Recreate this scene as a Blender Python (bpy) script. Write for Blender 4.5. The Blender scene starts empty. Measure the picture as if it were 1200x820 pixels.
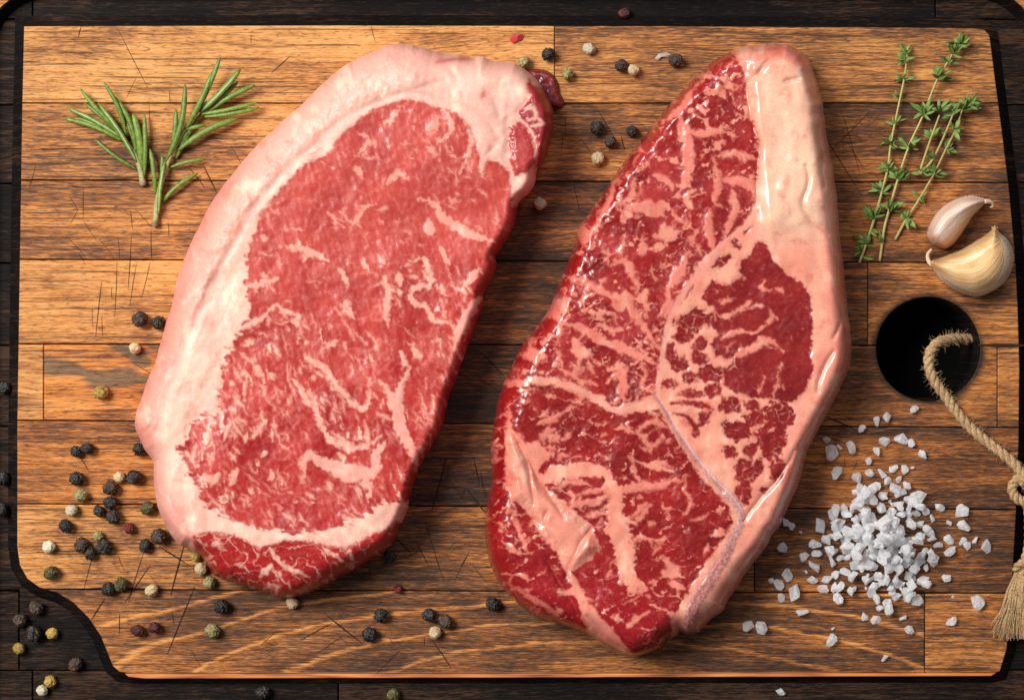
import bpy, math, random
import numpy as np
from mathutils import Vector, Matrix

# ------------------------------------------------------------------ camera, world, lamps, exposure
U = 0.00025                 # metres per unit: the board is drawn in units of a quarter millimetre
H = 2400.0                  # camera height above the board top, same units
sc = bpy.context.scene
col = sc.collection
cam_d = bpy.data.cameras.new('camera'); cam = bpy.data.objects.new('camera', cam_d); col.objects.link(cam)
cam.location = (0, 0, H * U); cam_d.sensor_width = 36; cam_d.lens = 36 * H / 1200.0
cam_d.clip_start = 0.01; cam_d.clip_end = 20
sc.camera = cam
w = bpy.data.worlds.new('World'); sc.world = w; w.use_nodes = True
bg = w.node_tree.nodes['Background']; bg.inputs['Color'].default_value = (0.88, 0.93, 1.0, 1); bg.inputs['Strength'].default_value = 0.15

def area_lamp(name, loc, target, size, power, color):
    d = bpy.data.lights.new(name, 'AREA'); d.shape = 'RECTANGLE'; d.size, d.size_y = size; d.energy = power; d.color = color
    o = bpy.data.objects.new(name, d); col.objects.link(o); o.location = loc
    o.rotation_euler = (Vector(target) - Vector(loc)).to_track_quat('-Z', 'Y').to_euler()
    return o
area_lamp('softbox_lamp', (-0.86, 0.52, 1.25), (0.03, -0.02, 0), (0.70, 0.70), 38.0, (1.0, 0.965, 0.91))
area_lamp('fill_lamp', (0.25, 0.75, 0.75), (0.03, 0, 0), (0.5, 0.3), 1.9, (0.95, 0.97, 1.0))
vs = sc.view_settings; vs.view_transform = 'Standard'; vs.look = 'None'; vs.exposure = 0.0; vs.gamma = 1.0
sc.render.engine = 'CYCLES'
sc.cycles.use_denoising = True
sc.cycles.max_bounces = 8; sc.cycles.transmission_bounces = 6; sc.cycles.caustics_reflective = False; sc.cycles.caustics_refractive = False

# ------------------------------------------------------------------ small helpers
def lin(c):
    return tuple((v / 255 / 12.92) if v / 255 <= 0.04045 else ((v / 255 + 0.055) / 1.055) ** 2.4 for v in c)
def L4(*c): return lin(c) + (1.0,)
def W(px, py, z=0.0):
    """a point of the table top plan (units, origin at the top left of the board) at height z, in metres"""
    s = (H - z) / H
    return Vector(((px - 600) * U * s, (410 - py) * U * s, z * U))
def link(o): col.objects.link(o); return o
def empty(name, loc):
    o = bpy.data.objects.new(name, None); o.location = loc; o.empty_display_size = 0.005
    return link(o)
def tag(o, label=None, cat=None, group=None, kind=None):
    if label: o['label'] = label
    if cat: o['category'] = cat
    if group: o['group'] = group
    if kind: o['kind'] = kind
    return o
def child(o, parent):
    o.parent = parent
    o.matrix_parent_inverse = Matrix.Translation(-Vector(parent.location)) if parent.type == 'EMPTY' else Matrix.Identity(4)
    return o
def mesh_obj(name, verts, faces, mat, parent=None, smooth=True, mats=None, fmat=None):
    me = bpy.data.meshes.new(name); me.from_pydata([tuple(v) for v in verts], [], faces, shade_flat=not smooth)
    for m in (mats or [mat]): me.materials.append(m)
    if fmat: me.polygons.foreach_set('material_index', fmat)
    me.update()
    o = link(bpy.data.objects.new(name, me))
    if parent is not None: child(o, parent)
    return o

# ------------------------------------------------------------------ numpy noise and distance fields
def _hash(ix, iy, seed):
    h = (ix.astype(np.int64) * 374761393 + iy.astype(np.int64) * 668265263 + seed * 974634777) & 0xFFFFFFFF
    h = ((h ^ (h >> 13)) * 1274126177) & 0xFFFFFFFF
    return ((h ^ (h >> 16)) & 0xFFFFFF) / float(0xFFFFFF)
def perlin(x, y, seed=0):
    ix, iy = np.floor(x), np.floor(y); fx, fy = x - ix, y - iy
    u, v = fx * fx * fx * (fx * (fx * 6 - 15) + 10), fy * fy * fy * (fy * (fy * 6 - 15) + 10)
    def g(dx, dy):
        a = _hash(ix + dx, iy + dy, seed) * 2 * math.pi
        return np.cos(a) * (fx - dx) + np.sin(a) * (fy - dy)
    return 1.5 * ((g(0, 0) * (1 - u) + g(1, 0) * u) * (1 - v) + (g(0, 1) * (1 - u) + g(1, 1) * u) * v)
def fbm(x, y, seed=0, oct=4, gain=0.5):
    t, a, s = 0, 1.0, 0
    for k in range(oct):
        t = t + a * perlin(x * 2 ** k + 17.3 * k, y * 2 ** k - 9.1 * k, seed + k * 31); s += a; a *= gain
    return t / s
def voronoi(x, y, seed=0, jit=0.85):
    ix, iy = np.floor(x), np.floor(y); F1 = np.full(x.shape, 9.0); F2 = np.full(x.shape, 9.0); idv = np.zeros(x.shape)
    for dx in (-1, 0, 1):
        for dy in (-1, 0, 1):
            cx, cy = ix + dx, iy + dy
            px = cx + 0.5 + jit * (_hash(cx, cy, seed) - 0.5); py = cy + 0.5 + jit * (_hash(cx, cy, seed + 77) - 0.5)
            d = np.hypot(px - x, py - y)
            n = d < F1
            F2 = np.where(n, F1, np.minimum(F2, d)); idv = np.where(n, _hash(cx, cy, seed + 5), idv); F1 = np.where(n, d, F1)
    return F1, F2, idv
def sstep(a, b, x):
    t = np.clip((x - a) / (b - a), 0, 1); return t * t * (3 - 2 * t)
def smooth_loop(pts, n=3):
    """closed Catmull-Rom through the points"""
    p = np.array(pts, float); out = []
    for i in range(len(p)):
        a, b, c, d = p[i - 1], p[i], p[(i + 1) % len(p)], p[(i + 2) % len(p)]
        for k in range(n):
            t = k / n
            out.append(0.5 * (2 * b + (c - a) * t + (2 * a - 5 * b + 4 * c - d) * t * t + (3 * b - a - 3 * c + d) * t ** 3))
    return np.array(out)
def smooth_line(pts, n=4):
    p = np.array(pts, float)
    if len(p) < 3: return p
    q = np.vstack([2 * p[0] - p[1], p, 2 * p[-1] - p[-2]]); out = []
    for i in range(1, len(q) - 2):
        a, b, c, d = q[i - 1], q[i], q[i + 1], q[i + 2]
        for k in range(n):
            t = k / n
            out.append(0.5 * (2 * b + (c - a) * t + (2 * a - 5 * b + 4 * c - d) * t * t + (3 * b - a - 3 * c + d) * t ** 3))
    out.append(p[-1]); return np.array(out)
def poly_sdf(X, Y, poly, clip=60.0):
    """signed distance, positive inside; beyond clip units of the box it is only -clip"""
    p = np.asarray(poly, float); out = np.full(X.shape, -clip)
    m = (X > p[:, 0].min() - clip) & (X < p[:, 0].max() + clip) & (Y > p[:, 1].min() - clip) & (Y < p[:, 1].max() + clip)
    x, y = X[m], Y[m]; d2 = np.full(x.shape, 1e12); ins = np.zeros(x.shape, bool); q = np.roll(p, -1, 0)
    for (ax, ay), (bx, by) in zip(p, q):
        ex, ey = bx - ax, by - ay; l2 = ex * ex + ey * ey
        if l2 < 1e-12: continue
        t = np.clip(((x - ax) * ex + (y - ay) * ey) / l2, 0, 1)
        d2 = np.minimum(d2, (x - ax - t * ex) ** 2 + (y - ay - t * ey) ** 2)
        if ay != by:
            c = (ay > y) != (by > y)
            ins ^= c & (x < ex * (y - ay) / ey + ax)
    d = np.sqrt(d2); out[m] = np.where(ins, d, -d)
    return out
def stroke(X, Y, pts, w0, w1=None, taper=0.5, acc=None, clip=14.0):
    """half-width minus distance to a polyline (positive on the stroke); width runs w0..w1 and fades at the ends"""
    p = smooth_line(pts); w1 = w0 if w1 is None else w1
    out = acc if acc is not None else np.full(X.shape, -clip)
    R = max(w0, w1) / 2 + clip
    m = (X > p[:, 0].min() - R) & (X < p[:, 0].max() + R) & (Y > p[:, 1].min() - R) & (Y < p[:, 1].max() + R)
    x, y = X[m], Y[m]; best = np.full(x.shape, -clip)
    L = np.concatenate([[0], np.cumsum(np.hypot(*np.diff(p, axis=0).T))]); tot = max(L[-1], 1e-6)
    for i in range(len(p) - 1):
        (ax, ay), (bx, by) = p[i], p[i + 1]; ex, ey = bx - ax, by - ay; l2 = ex * ex + ey * ey
        if l2 < 1e-9: continue
        t = np.clip(((x - ax) * ex + (y - ay) * ey) / l2, 0, 1); s = (L[i] + t * math.sqrt(l2)) / tot
        hw = 0.5 * (w0 + (w1 - w0) * s) * (1 - taper * np.abs(2 * s - 1) ** 2.2)
        best = np.maximum(best, hw - np.hypot(x - ax - t * ex, y - ay - t * ey))
    out[m] = np.maximum(out[m], best)
    return out
def blur(a, n=1):
    for _ in range(n):
        a = (np.roll(a, 1, 0) + np.roll(a, -1, 0) + 2 * a) / 4; a = (np.roll(a, 1, 1) + np.roll(a, -1, 1) + 2 * a) / 4
    return a
def mixc(a, b, t): return np.asarray(a)[..., :] * (1 - t[..., None]) + np.asarray(b)[..., :] * t[..., None]

def raw_mesh(name, V, F, N=None, colr=None):
    me = bpy.data.meshes.new(name); nf = len(F)
    me.vertices.add(len(V)); me.vertices.foreach_set('co', np.ascontiguousarray(V, np.float32).ravel())
    me.loops.add(nf * 4); me.loops.foreach_set('vertex_index', np.ascontiguousarray(F, np.int32).ravel())
    me.polygons.add(nf); me.polygons.foreach_set('loop_start', np.arange(0, nf * 4, 4, dtype=np.int32))
    me.update(calc_edges=True)
    if colr is not None:
        a = me.color_attributes.new('Col', 'FLOAT_COLOR', 'POINT'); a.data.foreach_set('color', np.ascontiguousarray(colr, np.float32).ravel())
    if N is not None: me.normals_split_custom_set_from_vertices([tuple(n) for n in N])
    return me

def slab(outline, X, Y, sdf, h, colr, labels, zmin_ring, inset, bottom_z=0.0):
    """a lump whose upper surface is h over the grid: mesh conforming to the outline, with sides that turn under.
    Returns vertices (metres), quads, normals, colours, labels per quad"""
    ny, nx = X.shape; step = X[0, 1] - X[0, 0]
    gy, gx = np.gradient(sdf, step); gl = np.hypot(gx, gy) + 1e-6; gx, gy = gx / gl, gy / gl
    inside = sdf > 0
    c = inside[:-1, :-1] | inside[1:, :-1] | inside[:-1, 1:] | inside[1:, 1:]
    PX, PY = X.copy(), Y.copy(); o = ~inside | (sdf < 0.35 * step)
    PX[o] -= (gx * sdf)[o]; PY[o] -= (gy * sdf)[o]
    idx = np.arange(ny * nx).reshape(ny, nx); J, I = np.nonzero(c)
    F = np.stack([idx[J, I], idx[J + 1, I], idx[J + 1, I + 1], idx[J, I + 1]], 1)
    lab = labels[J, I]
    used = np.unique(F); re = np.full(ny * nx, -1); re[used] = np.arange(len(used)); F = re[F]
    px, py, z = PX.ravel()[used], PY.ravel()[used], h.ravel()[used]; cc = colr.reshape(-1, 4)[used]
    ox, oy = -gx.ravel()[used], -gy.ravel()[used]
    # rim edges
    E = np.concatenate([F[:, [0, 1]], F[:, [1, 2]], F[:, [2, 3]], F[:, [3, 0]]]); EL = np.tile(lab, 4)
    key = np.sort(E, 1); k = key[:, 0].astype(np.int64) * (len(used) + 1) + key[:, 1]
    _, inv, cnt = np.unique(k, return_inverse=True, return_counts=True); b = cnt[inv] == 1
    BE, BL = E[b], EL[b]; bv = np.unique(BE); n0 = len(used); r = np.full(n0, -1); r[bv] = np.arange(len(bv)); m = len(bv)
    rings = [(0.62, 1.5), (0.25, 0.0)]
    vx, vy, vz, vc = [px], [py], [z], [cc]
    for f, off in rings:
        vx.append(px[bv] + ox[bv] * off); vy.append(py[bv] + oy[bv] * off); vz.append(z[bv] * f); vc.append(cc[bv])
    vx.append(px[bv] - ox[bv] * inset); vy.append(py[bv] - oy[bv] * inset); vz.append(np.full(m, bottom_z)); vc.append(cc[bv])
    px, py, z, cc = map(np.concatenate, (vx, vy, vz, vc))
    prev = BE; fs = [F]; ls = [lab]
    for i in range(3):
        cur = n0 + i * m + r[BE]
        fs.append(np.stack([prev[:, 1], prev[:, 0], cur[:, 0], cur[:, 1]], 1)); ls.append(BL); prev = cur
    F = np.concatenate(fs); lab = np.concatenate(ls)
    s = (H - z) / H
    V = np.stack([(px - 600) * U * s, (410 - py) * U * s, z * U], 1)
    n = np.cross(V[F[:, 2]] - V[F[:, 0]], V[F[:, 3]] - V[F[:, 1]]); N = np.zeros_like(V)
    for k in range(4): np.add.at(N, F[:, k], n)
    N /= np.linalg.norm(N, axis=1)[:, None] + 1e-12
    return V, F, N, cc, lab
def split_parts(parent, data, names, mat):
    V, F, N, C, lab = data; objs = {}
    for k, name in names.items():
        f = F[lab == k]
        if not len(f): continue
        u = np.unique(f); re = np.full(len(V), -1); re[u] = np.arange(len(u))
        me = raw_mesh(name, V[u], re[f], N[u], C[u]); me.materials.append(mat if not isinstance(mat, dict) else mat[k])
        o = link(bpy.data.objects.new(name, me)); child(o, parent); objs[k] = o
    return objs

# ------------------------------------------------------------------ materials
class NT:
    def __init__(s, name):
        s.m = bpy.data.materials.new(name); s.m.use_nodes = True; s.t = s.m.node_tree; s.n = s.t.nodes; s.b = s.n['Principled BSDF']
    def node(s, typ, **kw):
        n = s.n.new(typ)
        for k, v in kw.items(): setattr(n, k, v)
        return n
    def put(s, sock, v):
        if isinstance(v, bpy.types.NodeSocket): s.t.links.new(v, sock)
        else: sock.default_value = v
    def math(s, op, a, b=0.0, clamp=False):
        n = s.node('ShaderNodeMath', operation=op, use_clamp=clamp); s.put(n.inputs[0], a); s.put(n.inputs[1], b); n.inputs[2].default_value = 0.1; return n.outputs[0]
    def mix(s, f, a, b, blend='MIX'):
        n = s.node('ShaderNodeMix', data_type='RGBA', blend_type=blend); s.put(n.inputs[0], f); s.put(n.inputs[6], a); s.put(n.inputs[7], b); return n.outputs[2]
    def noise(s, vec, scale, detail=3.0, rough=0.5, dist=0.0, typ='FBM'):
        n = s.node('ShaderNodeTexNoise'); n.noise_type = typ; s.put(n.inputs['Vector'], vec); n.inputs['Scale'].default_value = scale
        n.inputs['Detail'].default_value = detail; n.inputs['Roughness'].default_value = rough; n.inputs['Distortion'].default_value = dist; return n.outputs['Fac']
    def mapping(s, vec, scale=(1, 1, 1), loc=(0, 0, 0), rot=(0, 0, 0)):
        n = s.node('ShaderNodeMapping'); s.put(n.inputs['Vector'], vec); n.inputs['Scale'].default_value = scale; s.put(n.inputs['Location'], loc); n.inputs['Rotation'].default_value = rot; return n.outputs[0]
    def ramp(s, f, stops, interp='LINEAR'):
        n = s.node('ShaderNodeValToRGB'); n.color_ramp.interpolation = interp; e = n.color_ramp.elements
        while len(e) < len(stops): e.new(0.5)
        for el, (p, c) in zip(e, stops): el.position = p; el.color = c if len(c) == 4 else tuple(c) + (1,)
        s.put(n.inputs[0], f); return n.outputs[0]
    def rng(s, f, a, b, c=0.0, d=1.0):
        n = s.node('ShaderNodeMapRange'); s.put(n.inputs[0], f); n.inputs[1].default_value = a; n.inputs[2].default_value = b; s.put(n.inputs[3], c); s.put(n.inputs[4], d); return n.outputs[0]
    def bump(s, h, strength, dist, normal=None):
        n = s.node('ShaderNodeBump'); s.put(n.inputs['Strength'], strength); n.inputs['Distance'].default_value = dist; s.put(n.inputs['Height'], h)
        if normal is not None: s.put(n.inputs['Normal'], normal)
        return n.outputs[0]
    def set(s, **kw):
        for k, v in kw.items(): s.put(s.b.inputs[k.replace('_', ' ')], v)

def meat_material(name, wet):
    q = NT(name); a = q.node('ShaderNodeVertexColor', layer_name='Col'); geo = q.node('ShaderNodeTexCoord').outputs['Object']
    fat = a.outputs['Alpha']
    n1 = q.noise(geo, 2600, 2.0, 0.6); n2 = q.noise(geo, 700, 3.0, 0.6); n3 = q.noise(geo, 160, 2.0)
    h = q.math('ADD', q.math('MULTIPLY', n1, q.rng(fat, 0, 1, 0.40, 0.14)), q.math('ADD', q.math('MULTIPLY', n2, q.rng(fat, 0, 1, 0.85, 0.55)), q.math('MULTIPLY', n3, 1.2)))
    nb = q.bump(h, 0.20 if wet else 0.17, 0.00055)
    c = q.mix(1.0, a.outputs['Color'], q.ramp(n1, [(0.25, (0.86, 0.82, 0.82)), (0.75, (1.1, 1.12, 1.12))]), 'MULTIPLY')
    q.set(Base_Color=c, Normal=nb, Roughness=q.math('ADD', q.rng(n2, 0.35, 0.65, 0.20 if wet else 0.30, 0.40 if wet else 0.52), q.math('MULTIPLY', fat, 0.04 if wet else 0.14)), Subsurface_Weight=q.rng(fat, 0, 1, 0.12, 0.3), Subsurface_Radius=(1.0, 0.42, 0.3), Subsurface_Scale=0.0014,
          Specular_IOR_Level=0.5 if wet else 0.42)
    q.set(Coat_Weight=0.4 if wet else q.rng(fat, 0, 1, 0.22, 0.05), Coat_Roughness=0.10)
    return q.m
M_meat = meat_material('marbled_meat', False); M_wet = meat_material('moist_marbled_meat', True)

def wood_material(name, charred=False):
    """planed hardwood: streaks along x, dark stained bands, pores; object colour = (stain plus painted shade, tone, seed, ring figure)"""
    q = NT(name); oi = q.node('ShaderNodeObjectInfo'); sp = q.node('ShaderNodeSeparateColor'); q.put(sp.inputs[0], oi.outputs['Color'])
    stain_shade, tone, seed, fig = sp.outputs[0], sp.outputs[1], sp.outputs[2], oi.outputs['Alpha']
    co = q.node('ShaderNodeTexCoord').outputs['Object']
    off = q.node('ShaderNodeCombineXYZ'); q.put(off.inputs[0], q.math('MULTIPLY', seed, 7.3)); q.put(off.inputs[1], q.math('MULTIPLY', seed, 11.9)); q.put(off.inputs[2], seed)
    add = q.node('ShaderNodeVectorMath', operation='ADD'); q.put(add.inputs[0], co); q.put(add.inputs[1], off.outputs[0]); v = add.outputs[0]
    warp = q.noise(q.mapping(v, (18, 40, 1)), 1.0, 2.0)
    wv = q.node('ShaderNodeCombineXYZ'); q.put(wv.inputs[1], q.math('MULTIPLY', q.math('SUBTRACT', warp, 0.5), 0.0045))
    a2 = q.node('ShaderNodeVectorMath', operation='ADD'); q.put(a2.inputs[0], v); q.put(a2.inputs[1], wv.outputs[0]); v2 = a2.outputs[0]
    streak = q.noise(q.mapping(v2, (22, 760, 1)), 1.0, 4.0, 0.6)
    dash = q.noise(q.mapping(v2, (95, 2100, 1)), 1.0, 3.0, 0.6)
    fine = q.noise(q.mapping(v2, (300, 4200, 1)), 1.0, 2.0, 0.65)
    broad = q.noise(q.mapping(v2, (13, 150, 1)), 1.0, 3.0, 0.6)
    blotch = q.noise(q.mapping(v, (26, 46, 1)), 1.0, 3.0, 0.55, 0.4)
    pores = q.noise(q.mapping(v2, (420, 2400, 1)), 1.0, 1.0)
    def dev(n_, k): return q.math('MULTIPLY', q.math('SUBTRACT', n_, 0.5), k)
    d = q.math('ADD', q.math('ADD', dev(streak, 0.6), dev(dash, 0.85)), q.math('ADD', dev(broad, 0.75), dev(blotch, 0.9)))
    d = q.math('ADD', q.math('ADD', d, dev(fine, 1.2)), stain_shade)
    # growth ring figure: pale arcs left bare in the stained wood
    sx = q.node('ShaderNodeSeparateXYZ'); q.put(sx.inputs[0], co)
    rx = q.math('MULTIPLY', q.math('SUBTRACT', sx.outputs[0], 0.03), 0.26)
    ry = q.math('SUBTRACT', sx.outputs[1], -0.10625)
    rr = q.math('ADD', q.math('SQRT', q.math('ADD', q.math('MULTIPLY', rx, rx), q.math('MULTIPLY', ry, ry))), q.math('ADD', dev(blotch, 0.006), dev(dash, 0.002)))
    wave = q.math('ABSOLUTE', q.math('SUBTRACT', q.math('FRACT', q.math('ADD', q.math('MULTIPLY', rr, 160), 0.14)), 0.5))
    arc = q.math('MULTIPLY', q.rng(wave, 0.02, 0.10, 1.0, 0.0), q.math('MULTIPLY', q.rng(rr, 0.017, 0.022), q.rng(rr, 0.046, 0.052, 1.0, 0.0)))
    dark_fac = q.math('SUBTRACT', d, q.math('MULTIPLY', q.math('MULTIPLY', arc, q.math('COMPARE', fig, 1.0)), 0.40), True)
    if charred:
        base = q.ramp(dark_fac, [(0.05, (0.06, 0.030, 0.018)), (0.22, (0.018, 0.0112, 0.0085)), (0.42, (0.0078, 0.0062, 0.0060)), (1.0, (0.004, 0.0038, 0.0041))])
    else:
        light = q.ramp(dark_fac, [(0.02, L4(222, 168, 104)), (0.28, L4(202, 142, 80)), (0.48, L4(162, 106, 60)), (0.66, L4(110, 74, 48)), (0.95, L4(54, 40, 32))])
        ruddy = q.ramp(dark_fac, [(0.02, L4(222, 146, 74)), (0.28, L4(196, 118, 54)), (0.48, L4(150, 88, 44)), (0.66, L4(100, 61, 38)), (0.95, L4(46, 33, 27))])
        base = q.mix(tone, light, ruddy)
    if not charred:      # a dark knot, only in the plank whose figure value is one half
        kn = q.noise(q.mapping(v, (30, 62, 1), (0.3, 0.2, 0)), 1.0, 2.0, 0.5, 0.8)
        base = q.mix(q.math('MULTIPLY', q.math('COMPARE', fig, 0.5), q.rng(kn, 0.53, 0.57, 0, .85)), base, q.ramp(dark_fac, [(0.2, L4(112, 92, 70)), (0.7, L4(62, 50, 42))]))
    base = q.mix(q.rng(pores, 0.62, 0.72, 0.0, 0.6), base, (0.03, 0.020, 0.016, 1))
    if not charred:
        dv = q.node('ShaderNodeVectorMath', operation='DISTANCE'); q.put(dv.inputs[0], q.mapping(co, (1, 1, 0))); dv.inputs[1].default_value = ((1088 - 600) * U, (410 - 409) * U, 0)
        ring = q.math('ADD', dv.outputs['Value'], q.math('ADD', dev(blotch, 0.004), dev(dash, 0.0016)))
        base = q.mix(q.rng(ring, 0.0152, 0.0172, 0.95, 0.0), base, (0.012, 0.009, 0.008, 1))
    # fine knife scratches in several directions
    scr = None
    for k, (ang, dens) in enumerate(((0.35, 0.745), (1.15, 0.74), (-0.5, 0.745), (1.57, 0.735), (2.2, 0.745))):
        n = q.noise(q.mapping(co, (22, 1500, 1), (k * 3.1, k * 1.7, 0), (0, 0, ang)), 1.0, 0.0)
        s_ = q.rng(n, dens, dens + 0.03); scr = s_ if scr is None else q.math('MAXIMUM', scr, s_)
    if not charred: base = q.mix(q.math('MULTIPLY', scr, 0.7), base, (0.035, 0.022, 0.016, 1))
    hh = q.math('SUBTRACT', q.math('ADD', q.math('MULTIPLY', streak, 0.6), q.math('MULTIPLY', fine, 0.5)), q.math('MULTIPLY', q.math('MAXIMUM', scr, q.rng(pores, 0.62, 0.72)), 0.5))
    q.set(Base_Color=base, Roughness=q.rng(streak, 0.3, 0.7, 0.5, 0.68) if not charred else q.rng(streak, 0.3, 0.7, 0.42, 0.6), Normal=q.bump(hh, 0.45, 0.0004), Specular_IOR_Level=0.22 if not charred else 0.05)
    return q.m
M_wood = wood_material('stained_wood'); M_char = wood_material('charred_wood', True)
q = NT('bare_wood_edge'); co = q.node('ShaderNodeTexCoord').outputs['Object']
q.set(Base_Color=q.ramp(q.noise(q.mapping(co, (60, 900, 1)), 1.0, 4.0), [(0.3, L4(120, 66, 34)), (0.5, L4(196, 112, 52)), (0.7, L4(224, 146, 78))]), Roughness=0.6); M_edge = q.m
q = NT('knife_cut'); q.set(Base_Color=(0.034, 0.021, 0.014, 1), Roughness=0.9, Specular_IOR_Level=0.03); M_cut = q.m
q = NT('dark_table'); q.set(Base_Color=(0.003, 0.003, 0.003, 1), Roughness=0.9, Specular_IOR_Level=0.05); M_table = q.m

# ------------------------------------------------------------------ the table and the board
rnd = random.Random(4)
tb = mesh_obj('table', [(-3, -3, -0.0245), (3, -3, -0.0245), (3, 3, -0.0245), (-3, 3, -0.0245)], [(0, 1, 2, 3)], M_table); tag(tb, kind='structure')
board = empty('cutting_board', (0, 0, -0.0245))
tag(board, 'dark edged wooden cutting board of joined planks with a round hole and carved groove', 'cutting board')
PANEL = [(28, 31), (400, 30), (800, 31), (1140, 33), (1154, 35), (1160, 42), (1166, 90), (1174, 150), (1182, 214), (1189, 290), (1193, 360), (1195, 430), (1194, 520), (1191, 600), (1186, 690), (1180, 760),
         (1172, 786), (1166, 787.5), (900, 788), (500, 788.5), (160, 789), (140, 787), (132, 780), (126, 765), (118, 745), (104, 724), (86, 706), (66, 694), (46, 688), (32, 678), (23, 662), (20, 640), (20, 500), (23, 300), (26, 120)]
ROWS = [(29, 29), (121, 121), (211, 214), (304, 308), (403, 405), (492, 501), (590, 597), (690, 695), (796, 796)]
JOINTS = [[650], [450, 850], [420, 860], [430, 850, 1017], [51, 400, 800, 1169], [330, 760], [300, 884], [1084]]  # joints under the steaks are added, to set apart the shade-darkened gap planks
HOLE = (1088, 409, 61)
def clip_half(poly, f):
    out = []
    for i in range(len(poly)):
        a, b = poly[i - 1], poly[i]; fa, fb = f(a), f(b)
        if (fa >= 0) != (fb >= 0):
            t = fa / (fa - fb); out.append((a[0] + (b[0] - a[0]) * t, a[1] + (b[1] - a[1]) * t))
        if fb >= 0: out.append(b)
    return out
def row_y(r, x): return r[0] + (r[1] - r[0]) * x / 1200.0
def clean(poly, eps=0.6):
    out = []
    for p in poly:
        if not out or math.hypot(p[0] - out[-1][0], p[1] - out[-1][1]) > eps: out.append(p)
    if math.hypot(out[0][0] - out[-1][0], out[0][1] - out[-1][1]) < eps: out.pop()
    return out
def inset(poly, d):
    """move every corner inwards by d along the bisector"""
    n = len(poly); A = sum(poly[i - 1][0] * poly[i][1] - poly[i][0] * poly[i - 1][1] for i in range(n)); sg = 1 if A > 0 else -1; out = []
    for i in range(n):
        a, b, c = poly[i - 1], poly[i], poly[(i + 1) % n]
        e1 = Vector((b[0] - a[0], b[1] - a[1])).normalized(); e2 = Vector((c[0] - b[0], c[1] - b[1])).normalized()
        n1 = Vector((-e1.y, e1.x)) * sg; n2 = Vector((-e2.y, e2.x)) * sg; b_ = n1 + n2
        k = max(b_.dot(n1), 0.5); b_ = b_ * (d / k); out.append((b[0] + b_.x, b[1] + b_.y))
    return out
def plank(name, poly, ztop, zbot, mats, bev, colour, fmat_of=None):
    p0 = clean(poly); p1 = inset(p0, bev * 0.35); p2 = inset(p0, bev); n = len(p0)
    vs_ = [W0(*p, zbot) for p in p0] + [W0(*p, ztop - bev) for p in p0] + [W0(*p, ztop - bev * 0.3) for p in p1] + [W0(*p, ztop) for p in p2]
    fs = []; fm = []
    A = sum(p0[i - 1][0] * p0[i][1] - p0[i][0] * p0[i - 1][1] for i in range(n))
    for k in range(3):
        for i in range(n):
            j = (i + 1) % n; f = (k * n + i, (k + 1) * n + i, (k + 1) * n + j, k * n + j)
            fs.append(f if A > 0 else f[::-1]); fm.append(fmat_of(p0[i], p0[j], k) if fmat_of else 0)
    top = [3 * n + i for i in range(n)]; fs.append(tuple(top[::-1] if A > 0 else top)); fm.append(0)
    o = mesh_obj(name, vs_, fs, None, board, smooth=False, mats=mats, fmat=fm); o.color = colour
    return o
def W0(px, py, z): return Vector(((px - 600) * U, (410 - py) * U, z * U))
STAIN_SHADE = {(0, 0): (0.31, .2), (0, 1): (0.48, .3), (1, 0): (0.38, .35), (1, 1): (0.59, .5), (1, 2): (0.59, .6), (2, 0): (0.49, .55), (2, 1): (0.71, .7), (2, 2): (0.65, .65), (3, 0): (0.32, .4), (3, 1): (0.77, .7), (3, 2): (0.67, .7), (3, 3): (0.51, .6), (4, 0): (0.32, .2), (4, 1): (0.28, .95), (4, 2): (0.79, .8), (4, 3): (0.58, .65), (4, 4): (0.48, .5),
         (5, 0): (0.49, .85), (5, 1): (0.75, .85), (5, 2): (0.61, .8), (6, 0): (0.39, .3), (6, 1): (0.55, .5), (6, 2): (0.61, .7), (7, 0): (0.65, .6), (7, 1): (0.57, .55)}  # middle planks: burnt tone plus the steaks' cast shade painted in as darker stain
GAP = 0.6
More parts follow.
